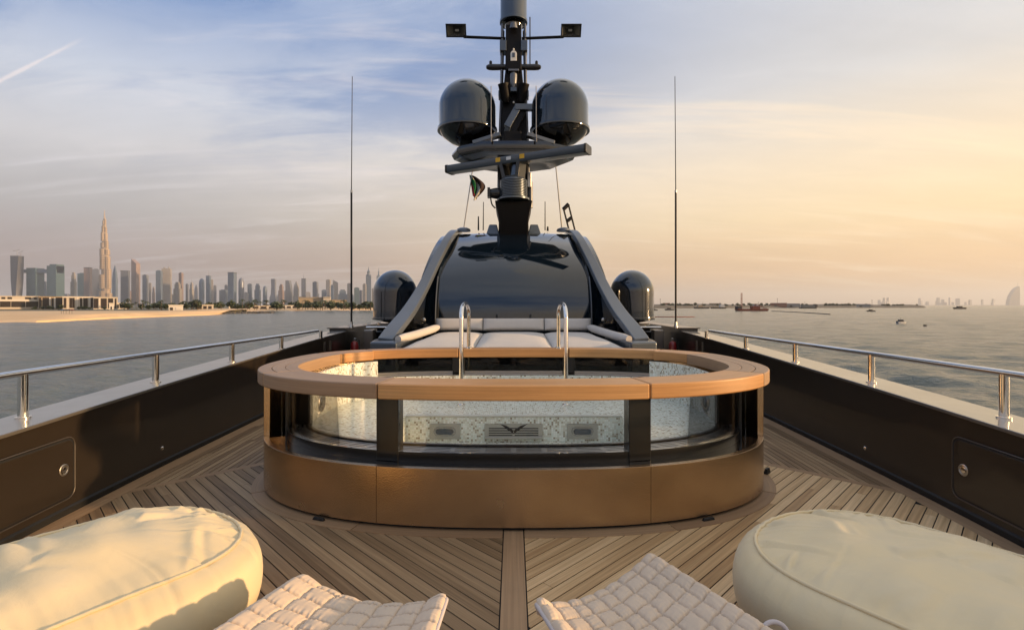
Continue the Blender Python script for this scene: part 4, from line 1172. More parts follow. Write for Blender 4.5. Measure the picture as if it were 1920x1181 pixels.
# ------------------------------------------------------------------ poufs
def pouf(label, E, axis, wdt, length, seed, ht=.455):
    E = Vector(E); ax_ = Vector(axis).normalized(); pr_ = Vector((-ax_.y, ax_.x))
    c0 = E + ax_ * length / 2
    o = thing('pouf', label, 'pouf', (c0.x, c0.y, 0), 'cream poufs on the deck')
    # stadium outline, slightly squared
    NA, half = 520, length / 2
    per = 2 * pi * wdt + 2 * length
    def st(d):
        d %= per
        if d < length: return Vector((-half + d, wdt)), Vector((0, 1)), -half + d
        d -= length
        if d < pi * wdt: a = pi / 2 - d / wdt; return Vector((half + wdt * cos(a), wdt * sin(a))), Vector((cos(a), sin(a))), half
        d -= pi * wdt
        if d < length: return Vector((half - d, -wdt)), Vector((0, -1)), half - d
        d -= length
        a = -pi / 2 - d / wdt; k_ = (abs(cos(a)) ** 2.35 + abs(sin(a)) ** 2.35) ** (-1 / 2.35)
        return Vector((-half + wdt * k_ * cos(a), wdt * k_ * sin(a))), Vector((cos(a), sin(a))), -half
    prof_ = []
    for i in range(15):
        t = i / 14; a = -1.25 + 2.35 * t
        prof_.append((.075 * (cos(a) - cos(1.1)) / .55 - .03, .235 + .20 * sin(a) / .95))
    seam_i = len(prof_) - 1; so_, sz = prof_[-1]
    so_, sz = -.075, ht - .05
    prof_[-1] = (so_, sz); prof_[-2] = (so_ + .030, sz - .012); prof_[-3] = (so_ + .062, sz - .04)
    NTOP = 60
    rc = random.Random(seed * 13 + 2); creases = []
    for i in range(34):
        dd = rc.uniform(0, per); q0, n0, c_ = st(dd)
        if q0.x > half * .5: continue
        st0 = q0 + n0 * (so_ - rc.uniform(.005, .06)); an = atan2(-n0.y, -n0.x) + rc.uniform(-.75, .75); Lc = rc.choice([.10, .16, .22, .34, .48])
        creases.append((st0, Vector((cos(an), sin(an))), Lc, rc.uniform(.012, .026) * (1 + Lc), rc.uniform(.007, .019), rc.uniform(-.5, .5)))
    for i in range(9):
        st0 = Vector((rc.uniform(-half - .2, half * .4), rc.uniform(-.3, .3))); an = rc.uniform(0, 3.14)
        creases.append((st0, Vector((cos(an), sin(an))), rc.uniform(.2, .5), rc.uniform(.03, .055), rc.uniform(.006, .016), rc.uniform(-.6, .6)))
    def crease(p):
        z = 0.
        for s0, dv_, Lc, w_, h_, bend in creases:
            v = p - s0; t = v.x * dv_.x + v.y * dv_.y
            if t < -.02 or t > Lc: continue
            n_ = v.y * dv_.x - v.x * dv_.y - bend * t * t
            if abs(n_) > 3.2 * w_: continue
            u = max(0, t / Lc); tap = (1 - u) ** .7 * min(1, (t + .02) / .03)
            z += h_ * tap * (math.exp(-((n_ - w_ * .6) / w_) ** 2) - .95 * math.exp(-((n_ + w_ * .5) / (w_ * .7)) ** 2))
        return z
    mb = MB(); ringsn = []
    def wz(x, y, z, s=1.): return noise.noise(Vector((x * s + seed * 7, y * s, z * s)))
    def place(q, z): p = c0 * 0 + ax_ * q.x + pr_ * q.y; return (p.x, p.y, max(z, .002))
    pip = []
    for pi_, (off_, z) in enumerate(prof_ + [(None, t) for t in range(1, NTOP + 1)]):
        ring = []
        for i in range(NA):
            d = per * i / NA; q, nrm, cxx = st(d)
            pull = wz(d * 13, 0, seed) * .5 + wz(d * 31, 3, seed) * .5      # folds along the seam
            amt = .5 + .5 * wz(d * 1.7, 9, seed)
            if off_ is not None:
                fall = math.exp(-((sz - z) / .085) ** 2)
                r_ = off_ + .026 * (pull if pi_ != seam_i else .35 * pull) * fall * (.5 + amt) + .02 * wz(q.x * 2, q.y * 2, z * 3)
                p = q + nrm * r_; zz = z + .006 * pull * fall
                if z < .05: zz = z
            else:
                t = z / NTOP
                ctr = Vector((cxx, 0)) * (1 - .25 * t)
                p0_ = q + nrm * so_
                p = p0_.lerp(ctr, 1 - (1 - t) ** 1.25 if t < 1 else 1)
                dist = (p0_ - p).length
                zz = sz + (ht - sz + .045) * (1 - (1 - min(1, dist / (wdt * .75))) ** 2.2)
                fall = math.exp(-dist / .22) * min(1, dist / .02) * max(0, 1 - dist / (wdt * .8))
                zz += (.026 * pull + .034 * (abs(wz(d * 5.2, 2, seed)) ** .8 - .3)) * fall * (.2 + 1.1 * amt) + .040 * wz(p.x * 2.4, p.y * 2.4, 1) * min(1, dist / .15) + .016 * wz(p.x * 6, p.y * 3.2, 4) * min(1, dist / .1)
                zz += crease(p) * min(1, dist / .012)
            if pi_ == seam_i: pip.append(place(p, zz + .005))
            ring.append(place(p, zz))
        ringsn.append(ring)
    mb.loft(ringsn, cap=False)
    mb.build('cover', 'pouf_fabric', o, smooth=85, weld=True)
    MB().tube(pip, .0085, 8, closed=True).build('piping', 'pouf_fabric', o, smooth=80)
    return o
pouf('long cream pouf glowing in low sun at the city side', (-2.03, 2.58), (-.56, -.83), .62, 1.5, 1, .50)
pouf('long pale cream shaded pouf with creased top at the sunset side', (1.86, 2.53), (.56, -.83), .65, 1.5, 2, .49)

# ------------------------------------------------------------------ quilted lounge chairs
def lounge(label, quad, seed, nu, nv, z=.37, sag=.085, tips=(.02, .035)):
    """quad in plan: far-left, far-right, near-right, near-left"""
    fl, fr_, nr, nl_ = [Vector(q) for q in quad]; c = (fl + fr_ + nr + nl_) / 4
    o = thing('lounge_chair', label, 'lounge chair', (c.x, c.y, 0), 'quilted lounge chairs')
    NU, NV = 270, 270; th = .075
    Lu, Lv = (fr_ - fl).length, (nl_ - fl).length
    rr = random.Random(seed)
    lu = [0] + [(i + rr.uniform(-.10, .10)) / nu for i in range(1, nu)] + [1]; lv = [0] + [(i + rr.uniform(-.08, .08)) / nv for i in range(1, nv)] + [1]
    def cell(t, ls):
        for a, b_ in zip(ls, ls[1:]):
            if t <= b_: return (t - a) / (b_ - a), min(t - a, b_ - t)
        return 1., 0.
    def P(u, v):
        # rounded corners: pull the outline in near the corners
        a = fl.lerp(fr_, u); b_ = nl_.lerp(nr, u); p = a.lerp(b_, v)
        cu, cv_ = abs(u - .5) * 2, abs(v - .5) * 2
        k_ = max(0, cu - .80) / .2; k2 = max(0, cv_ - .80) / .2
        pull = max(0, sqrt(k_ * k_ + k2 * k2) - 1) if k_ > 0 and k2 > 0 else 0
        return p.lerp(c, .15 * pull)
    def surf(u, v):
        s_ = z - sag * sin(pi * u) ** .9 * (1 - .35 * v) 
        s_ += tips[0] * max(0, 1 - u / .2) ** 2 * max(0, 1 - v / .5) + tips[1] * max(0, 1 - (1 - u) / .2) ** 2 * max(0, 1 - v / .5)
        s_ -= .05 * max(0, 1 - v / .10) ** 2          # rolls over the far edge
        return s_
    mb = MB()
    for lay in (1, 0):
        o_ = len(mb.v)
        for jv in range(NV + 1):
            for iu in range(NU + 1):
                u, v = iu / NU, jv / NV; p = P(u, v)
                eu, ev = min(u, 1 - u) * Lu, min(v, 1 - v) * Lv; ed = min(eu, ev)
                edge = sqrt(max(0, 1 - (1 - min(1, ed / .05)) ** 2))
                uu = min(1, max(0, u + .010 * noise.noise(Vector((u * 5, v * 7, seed))))); vv = min(1, max(0, v + .012 * noise.noise(Vector((u * 7, v * 5, seed + 4)))))
                cu, du = cell(uu, lu); cv_, dv = cell(vv, lv)
                pf = (sin(pi * cu) ** .42) * (sin(pi * cv_) ** .40)
                nz = noise.noise(Vector((u * Lu * 16, v * Lv * 16, seed * 3.)))
                # puckers run away from the stitched lines
                pk = noise.noise(Vector((u * Lu * 70, v * Lv * 11, seed))) * math.exp(-dv * Lv / .022) + noise.noise(Vector((u * Lu * 11, v * Lv * 70, seed + 9))) * math.exp(-du * Lu / .022)
                if lay: zz = surf(u, v) + (th * .45) * edge + .0165 * pf * edge + (.0035 * nz + .0085 * pk) * edge - .0065 * (math.exp(-(du * Lu / .0045) ** 2) + math.exp(-(dv * Lv / .0045) ** 2)) * edge
                else: zz = surf(u, v) - th * .45 * edge
                mb.v.append((p.x - c.x, p.y - c.y, zz))
        for jv in range(NV):
            for iu in range(NU): mb.face([o_ + jv * (NU + 1) + iu, o_ + jv * (NU + 1) + iu + 1, o_ + (jv + 1) * (NU + 1) + iu + 1, o_ + (jv + 1) * (NU + 1) + iu])
    M1 = (NU + 1) * (NV + 1)
    per = [(i, 0) for i in range(NU)] + [(NU, i) for i in range(NV)] + [(NU - i, NV) for i in range(NU)] + [(0, NV - i) for i in range(NV)]
    for a, b_ in zip(per, per[1:] + per[:1]):
        ia, ib = a[1] * (NU + 1) + a[0], b_[1] * (NU + 1) + b_[0]; mb.face([ia, ib, M1 + ib, M1 + ia])
    pad_ = mb.build('quilted_pad', 'quilt_fabric', o, smooth=85)
    pts = []
    for iu, jv in per[::2]:
        u, v = iu / NU, jv / NV; p = P(u, v); pts.append((p.x - c.x, p.y - c.y, surf(u, v)))
    MB().tube(pts, .0095, 8, closed=True).build('piping', 'quilt_piping', pad_, smooth=80)
    # frame below
    zf = z - .13
    fr_pts = []
    for u, v in ((.08, .1), (.92, .1), (.92, .9), (.08, .9)): p = P(u, v) - c; fr_pts.append((p.x, p.y, zf - .05))
    mb = MB(); mb.prism([(p[0], p[1]) for p in fr_pts], zf - .06, zf)
    mb.build('seat_shell', 'dark_frame', o, bevel=.01)
    for u, v in ((.12, .14), (.88, .14), (.88, .86), (.12, .86)):
        p = P(u, v) - c; MB().tube([(p.x, p.y, .004), (p.x, p.y, zf - .05)], .018, 10).build('leg', 'dark_frame', o)
    return o, c
lounge('quilted beige lounge seat nearest the cream city side pouf', [(-1.02, 2.53), (-.29, 2.33), (-.36, 1.52), (-1.42, 1.62)], 5, 7, 11)
o2, c2 = lounge('quilted beige lounge seat next to the pale shaded pouf', [(.075, 2.27), (.72, 2.76), (1.08, 2.02), (.40, 1.46)], 8, 9, 9, tips=(.045, .0))
# strap loop beside it
lp = [(1.075 - c2.x + .055 * cos(a), 2.10 - c2.y + .02 * sin(a), .345 + .045 * sin(a)) for a in [2 * pi * i / 24 for i in range(24)]]
MB().tube(lp, .010, 8, closed=True).build('strap_loop', 'quilt_piping', o2, smooth=80)

# ------------------------------------------------------------------ shore, city, boats
def px_on(px, py, z):
    """ground point at height z seen at picture point"""
    Y = (CH - z) * F / (py - HY); return ((px - CX) / F * Y, Y)
wl = [(-2600, 60), (-700, 150), (-330, 180), (-204, 204)] + [px_on(x, y, SEA) for x, y in ((60, 604.5), (120, 602), (200, 598), (300, 594), (385, 591), (408, 589.6), (415, 588.6))] + [(-330, 520)] + [px_on(x, y, SEA) for x, y in ((430, 583.4), (500, 582.8), (580, 582.4), (660, 582), (705, 581.6))] + [(-120, 880), (200, 2600), (500, 6000)]
n = len(wl)
mb = MB()
A_ = [(x, y, SEA - .6) for x, y in wl]
def back(i, d, z):
    x, y = wl[i]; return (x - d * .35, y + d, z)
B_ = [back(i, 4, SEA + .6) for i in range(n)]
C_ = [back(i, 42, SEA + 2.5) for i in range(n)]
D_ = [back(i, 160 if y < 500 else 70, SEA + 3.0) for i, (x, y) in enumerate(wl)]
for r0, r1 in ((A_, B_), (B_, C_), (C_, D_)):
    o = len(mb.v); mb.v += list(r0) + list(r1)
    for i in range(n - 1): mb.face([o + i, o + i + 1, o + n + i + 1, o + n + i])
mb.build('beach', 'sand', kind='structure')
lpoly = [(p[0] - 5, p[1] - 4) for p in D_] + [(900, 9000), (-9000, 9000), (-9000, 300)]
MB().prism(lpoly, SEA - 2, SEA + 1.9).build('land', 'scrub_land', smooth=0, kind='structure')
GZ = SEA + 1.9
# rock groyne
mb = MB(); g0, g1 = px_on(402, 588.6, SEA), px_on(512, 587.0, SEA); rr = random.Random(5)
for i in range(260):
    t = rr.random(); x = g0[0] + (g1[0] - g0[0]) * t; y = g0[1] + (g1[1] - g0[1]) * t + rr.uniform(-4, 4)
    s_ = rr.uniform(.7, 1.6); rot = Matrix.Rotation(rr.uniform(0, 6), 3, 'Z') @ Matrix.Rotation(rr.uniform(0, 1), 3, 'X')
    mb.box((x, y, SEA + rr.uniform(-.2, .75)), (s_ * 2.2, s_ * 1.6, s_ * 1.2), rot, taper=(.7, .7))
mb.build('groyne', 'rock', smooth=0, label='low dark rock groyne running out from the beach tip', category='groyne', kind='stuff')

def facade_block(name, label, px0, px1, Y, ytop, bays, wall='stucco', depth=26, cat='building', floors=None):
    x0, x1 = (px0 - CX) / F * Y, (px1 - CX) / F * Y; zt = CH + (HY - ytop) / F * Y
    th_ = atan2(-(x0 + x1) / 2, Y) * .95; o = thing(name, label, cat, ((x0 + x1) / 2, Y, GZ), rz=th_); H_ = zt - GZ; W_ = (x1 - x0) * cos(th_)
    MB().box((0, 0, H_ / 2), (W_, depth, H_)).build('wall', wall, o)
    for (a, b_, za, zb, mt) in bays:
        MB().box(((a + b_) / 2 * W_ - W_ / 2, -depth / 2 - .05, (za + zb) / 2 * H_), ((b_ - a) * W_, .7, (zb - za) * H_)).build('window' if mt == 'window_dark' else 'fin', mt, o)
    MB().box((0, 0, H_ + .3), (W_ + 1, depth + 1, .6)).build('roof', wall, o)
    return o
WD = 'window_dark'
facade_block('beach_villa', 'long low beach villa with deep shaded terrace at the picture edge', -60, 74, 600, 556, [(.46, .60, .18, .62, WD), (.61, .80, .18, .62, WD), (.81, .98, .18, .62, WD), (.48, .53, .80, .95, WD), (.56, .62, .80, .95, WD), (.80, .88, .80, .95, WD), (.92, .96, .80, .95, WD), (.0, .44, .18, .62, WD), (.4, 1.0, .64, .74, 'stucco_white'), (.4, 1.0, 0, .06, 'stucco_tan')], 'stucco')
facade_block('beach_apartments', 'tan beach apartment block with alternating dark bays', 75, 120, 620, 557, [(.02, .10, .1, .95, WD), (.16, .40, .05, .95, WD), (.52, .58, .2, .9, WD), (.68, .98, .1, .95, WD), (.41, .47, .1, .95, 'stucco_white'), (.60, .66, .1, .95, 'stucco_white')], 'stucco_tan')
facade_block('beach_apartments', 'white framed beach apartment block with narrow dark windows', 120, 176, 610, 557, [(.04, .12, .12, .92, WD), (.22, .30, .12, .92, WD), (.31, .38, .12, .92, WD), (.55, .62, .12, .92, WD), (.66, .80, .12, .92, WD), (.90, .97, .12, .92, WD), (.0, 1., .94, 1.0, 'stucco_white'), (.44, .48, .1, .94, 'stucco_white'), (.84, .88, .1, .94, 'stucco_white')], 'stucco')
facade_block('beach_apartments', 'beach apartment block with three wide dark bays beside the white kiosk', 177, 220, 610, 558, [(.02, .20, .1, .92, WD), (.32, .56, .1, .92, WD), (.62, .82, .1, .92, WD), (.90, .97, .1, .92, WD), (.22, .26, .1, .95, 'stucco_white'), (.84, .87, .1, .95, 'stucco_white')], 'stucco')
facade_block('kiosk', 'small plain white kiosk in front of the apartments', 205, 213, 560, 569, [(.35, .65, .05, .5, WD)], 'stucco_white', 5)
facade_block('beach_pavilion', 'low white flat pavilion on the sand among trees', 317, 343, 470, 572.5, [(.1, .3, .1, .6, WD), (.5, .9, .1, .6, 'stucco_white')], 'stucco_white', 8)
facade_block('warehouse', 'wide tan windowless building rising above the palm row', 561, 607, 950, 558, [(.05, .95, .92, .98, 'concrete')], 'stucco_tan', 40)
facade_block('warehouse', 'sunlit ochre block joined to the tan windowless building', 607, 620, 950, 557.5, [(.1, .9, .9, .96, 'concrete')], 'stucco', 40)
facade_block('warehouse', 'lower tan shed right of the windowless building', 621, 650, 960, 563, [(.1, .9, .2, .5, 'concrete')], 'stucco_tan', 30)
for i, (a, b_, Y, yt, lb) in enumerate(((430, 470, 640, 573, 'long white beach wall house behind the groyne'), (470, 520, 650, 573.5, 'pale flat roofed beach house in mid row'), (524, 560, 700, 573, 'pale beach house left of the tan building'), (640, 690, 720, 573, 'low pale beach house close to the black dome'), (216, 240, 620, 568.5, 'small pale pitched house beside the apartments'), (370, 400, 560, 572, 'small cream house among dense palms'))):
    facade_block('beach_house', lb, a, b_, Y, yt, [(.1, .3, .2, .8, WD), (.4, .6, .2, .8, WD), (.7, .9, .2, .8, WD)], 'stucco_white' if i % 2 == 0 else 'stucco', 14, 'house')
# beach shelters
for i, px in enumerate((115, 119, 124, 130, 135)):
    x, y = px_on(px, 588.5, SEA + 2.5); o = thing('beach_shelter', ('dark parasol on the open sand, at the villa end of its cluster', 'teal parasol in the cluster on the open sand', 'dark parasol right beside the teal one on the sand', 'dark parasol right beside the red one on the sand', 'red parasol at the end of the cluster on the sand')[i], 'parasol', (x, y, SEA + 2.4), 'dark parasols on the sand')
    MB().lathe([(0, 2.6), (1.6, 2.0), (1.5, 1.95), (0, 2.4)], (0, 0, 0), 8).build('canopy', ['boat_dark', 'tower_teal', 'boat_dark', 'boat_dark', 'boat_red'][i], o)
    MB().tube([(0, 0, 0), (0, 0, 2.5)], .06, 6).build('pole', 'trunk_bark', o)

# trees
def tree_mesh(kind, seed):
    rr = random.Random(seed); mb = MB()
    if kind == 'palm':
        mb.tube([(0, 0, 0), (.25, 0, 3), (.3, .1, 6.4)], [.25, .18, .15], 6, mi=1)
        for i in range(15):
            a = 2 * pi * i / 15 + rr.uniform(-.2, .2); L_ = rr.uniform(2.4, 3.4); up = rr.uniform(-.2, 1.0)
            pts = [Vector((.3 + cos(a) * L_ * t, .1 + sin(a) * L_ * t, 6.4 + up * L_ * t * .7 - 1.7 * t * t * L_ / 3)) for t in (0, .35, .7, 1)]
            sd_ = Vector((-sin(a), cos(a), 0)) * .36
            for p, q, wa, wb in zip(pts, pts[1:], (.4, 1, .8), (1, .8, .1)):
                mb.add([p - sd_ * wa, p + sd_ * wa, q + sd_ * wb, q - sd_ * wb], [(0, 1, 2, 3)])
    else:
        h = rr.uniform(4.5, 6.5)
        mb.tube([(0, 0, 0), (0, 0, h * .5)], [.3, .2], 6, mi=1)
        for i in range(150):
            d = Vector((rr.gauss(0, 1), rr.gauss(0, 1), rr.gauss(0, .8))).normalized() * rr.uniform(.45, 1.1)
            p = Vector((d.x * 2.7, d.y * 2.7, h * .62 + d.z * 2.1)); s_ = rr.uniform(.35, .75)
            r_ = Matrix.Rotation(rr.uniform(0, 6), 3, 'Z') @ Matrix.Rotation(rr.uniform(-1, 1), 3, 'X')
            mb.add([p + r_ @ Vector(q) * s_ for q in ((-1, -1, 0), (1, -1, 0), (1, 1, .3), (-1, 1, .3))], [(0, 1, 2, 3)])
    return mb.mesh(kind + '_tree', ['leaf_palm' if kind == 'palm' else 'leaf_dark', 'trunk_bark'], 0)
TM = {'palm': [tree_mesh('palm', i) for i in range(4)], 'bushy': [tree_mesh('bushy', 10 + i) for i in range(4)]}
rr = random.Random(21)
def plant(kind, x, y, z, s_, label, group):
    o = bpy.data.objects.new(kind + '_tree', rr.choice(TM[kind])); COL.objects.link(o)
    o.location = (x, y, z); o.rotation_euler = (0, 0, rr.uniform(0, 6.28)); o.scale = (s_, s_, s_ * rr.uniform(.85, 1.15))
    tag(o, label, 'palm tree' if kind == 'palm' else 'tree', group)
for i in range(150):
    px = rr.uniform(222, 704); Y = rr.uniform(520, 780) if px > 350 else rr.uniform(500, 640)
    kd = 'palm' if rr.random() < .42 else 'bushy'
    plant(kd, (px - CX) / F * Y, Y, GZ - .2, rr.uniform(.95, 1.75) * (1.0 if kd == 'palm' else 1.0), 'distant palm in the green row behind the beach' if kd == 'palm' else 'distant bushy tree in the green row behind the beach', 'palms behind the beach' if kd == 'palm' else 'bushy trees behind the beach')
GL = ['below the dark bays of the tan block, nearest the villa', 'before the second dark bay of the tan block', 'taller one of the close pair before the tan block', 'before the pale fin at the end of the tan block', 'largest, where tan and white framed blocks meet', 'under the blank wall of the white framed block', 'before the middle windows of the white framed block', 'one of the two between white framed and wide bay blocks', 'where the white framed block ends', 'under the wide dark bays near the kiosk', 'smallest, at the corner of the villa terrace', 'between villa and tan block']
for gi, (px, Y, s_) in enumerate(((80, 575, .7), (93, 575, .8), (98, 572, .7), (110, 574, .8), (114, 572, .9), (148, 570, .65), (154, 572, .7), (160, 572, .8), (168, 570, .6), (196, 572, .7), (62, 570, .5), (66, 574, .6))):
    plant('bushy', (px - CX) / F * Y, Y, GZ - .2, s_, 'garden tree ' + GL[gi], 'garden trees by the apartments')

# city towers --------------------------------------------------------
def ngon(n, rot=0.): return [(cos(rot + 2 * pi * i / n), sin(rot + 2 * pi * i / n)) for i in range(n)]
def rect(a, b_): return [(-a, -b_), (a, -b_), (a, b_), (-a, b_)]
def fit(poly, ang, px0, px1, Y):
    P_ = [(x * cos(ang) - y * sin(ang), x * sin(ang) + y * cos(ang)) for x, y in poly]
    xc = ((px0 + px1) / 2 - CX) / F * Y; want = (px1 - px0) / F * Y; s_ = want / 2
    for _ in range(6):
        pr__ = [(xc + x * s_) / (Y + y * s_) * F + CX for x, y in P_]
        s_ *= (px1 - px0) / (max(pr__) - min(pr__)); xc += ((px0 + px1) / 2 - (max(pr__) + min(pr__)) / 2) / F * Y
    return [(x * s_, y * s_) for x, y in P_], xc
TZ = GZ - .5
def tower(px0, px1, ytop, label, mat='tower_blue', style='box', Y=5200, ang=None, d=.8, cat='tower', crown=None, name='tower', group=None):
    ang = radians(rr.uniform(-14, 26)) if ang is None else radians(ang)
    poly = {'box': rect(1, d), 'round': ngon(14, .2), 'point': rect(1, d), 'step': rect(1, d), 'slant': rect(1, d), 'curve': rect(1, d), 'twist': rect(1, .7), 'dome': ngon(14, .2), 'base': rect(1, d)}[style]
    P_, xc = fit(poly, ang, px0, px1, Y); H_ = CH + (HY - ytop) / F * Y - TZ
    mb = MB(); R3 = lambda k_, z, tw=0.: [(x * k_ * cos(tw) - y * k_ * sin(tw), x * k_ * sin(tw) + y * k_ * cos(tw), z) for x, y in P_]
    parts = []
    if style == 'point': mb.loft([R3(1, 0), R3(1, H_ * .62), R3(.8, H_ * .80), R3(.42, H_ * .92), R3(.04, H_)])
    elif style == 'dome': mb.loft([R3(.94, 0), R3(1, H_ * .4), R3(1, H_ * .8), R3(.9, H_ * .9), R3(.62, H_ * .97), R3(.1, H_)])
    elif style == 'step': mb.loft([R3(1, 0), R3(1, H_ * .72)]); mb.loft([R3(.74, H_ * .72), R3(.74, H_ * .92)]); mb.loft([R3(.5, H_ * .92), R3(.5, H_)])
    elif style == 'base': mb.loft([R3(1, 0), R3(.96, H_ * .3), R3(.68, H_ * .42), R3(.58, H_ * .72), R3(.62, H_)])
    elif style == 'slant':
        top = R3(1, H_); top = [(x, y, H_ - (H_ * .10) * ((i in (1, 2)))) for i, (x, y, z) in enumerate(top)]; mb.loft([R3(1, 0), top])
    elif style == 'curve':
        mb.loft([[(x * (1 - .0) - (0 if x < 0 else x * .9 * k_ ** 2.5), y, H_ * k_) for x, y in P_] for k_ in (0, .25, .5, .65, .8, .9, 1)])
    elif style == 'twist': mb.loft([R3(.80 + .2 * min(1, i / 5), H_ * i / 10, -radians(30) + radians(3) * i) for i in range(11)])
    else: mb.loft([R3(1, 0), R3(1, H_)])
    if style == 'box' and crown is None:
        mb.loft([R3(.6, H_), R3(.6, H_ + 6)])
    if crown is None:
        o = mb.build(name, mat, smooth=30); o.location = (xc, Y, TZ); tag(o, label, cat, group); return o
    o = thing(name, label, cat, (xc, Y, TZ), group); mb.build('body', mat, o, smooth=30)
    if crown == 'spire':
        MB().tube([(0, 0, H_ - 3), (0, 0, H_ * 1.18)], [2.2, .6], 6).build('spire', 'tower_grey', o)
    elif crown == 'frame':
        for sx in (-1, 1): MB().box((sx * abs(P_[0][0]) * .8, 0, H_ + 8), (5, 16, 16)).build('roof_fin', mat, o)
    elif crown == 'crane':
        MB().tube([(0, 0, H_), (0, 0, H_ + 45)], 1.6, 5).build('crane_mast', 'concrete', o); MB().bar((-35, 0, H_ + 44), (28, 0, H_ + 58), 2.4, 2.4).build('crane_jib', 'concrete', o)
        MB().tube([(30, 4, H_), (30, 4, H_ + 28)], 1.6, 5).build('crane_mast', 'concrete', o); MB().bar((8, 4, H_ + 26), (52, 4, H_ + 46), 2.4, 2.4).build('crane_jib', 'concrete', o)
    elif crown == 'lantern':
        w_ = abs(P_[0][0]); MB().loft([[(x, y, H_ + z) for x, y in [(a * w_ * k_, b_ * w_ * k_) for a, b_ in ngon(8, .3)]] for k_, z in ((1.1, 0), (1.25, 8), (.7, 14), (.66, 34), (.82, 38), (.3, 52), (.06, 84))]).build('lantern', mat, o)
    elif crown == 'cap':
        MB().loft([R3(1.06, H_), R3(1.06, H_ + 7)]).build('roof_slab', 'tower_dark', o)
    return o

tower(19, 45, 480, 'twisted dark tower with cranes on its roof', 'tower_dark', 'twist', 4600, 0, crown='crane')
# twin towers joined by a sky bridge
tb = thing('bridge_towers', 'twin towers joined high up by an overhanging sky bridge', 'twin towers', ((85 - CX) / F * 4700, 4700, TZ))
def tbx(px0, px1, y0, y1, mat, nm, dep=90):
    x0, x1 = (px0 - CX) / F * 4700, (px1 - CX) / F * 4700; xm = (85 - CX) / F * 4700
    z1, z0 = CH + (HY - y0) / F * 4700 - TZ, max(0, CH + (HY - y1) / F * 4700 - TZ)
    MB().box(((x0 + x1) / 2 - xm, 0, (z0 + z1) / 2), (x1 - x0, dep, z1 - z0)).build(nm, mat, tb)
tbx(58, 75, 503, 580, 'tower_teal', 'left_shaft'); tbx(96, 113, 499, 580, 'tower_teal', 'right_shaft')
bpy.data.objects['left_shaft'].name = 'shaft'; bpy.data.objects['right_shaft'].name = 'shaft'
tbx(48, 113, 505.5, 512, 'tower_blue', 'sky_bridge', 70); tbx(100, 113, 496, 506, 'tower_teal', 'upper_block', 80)
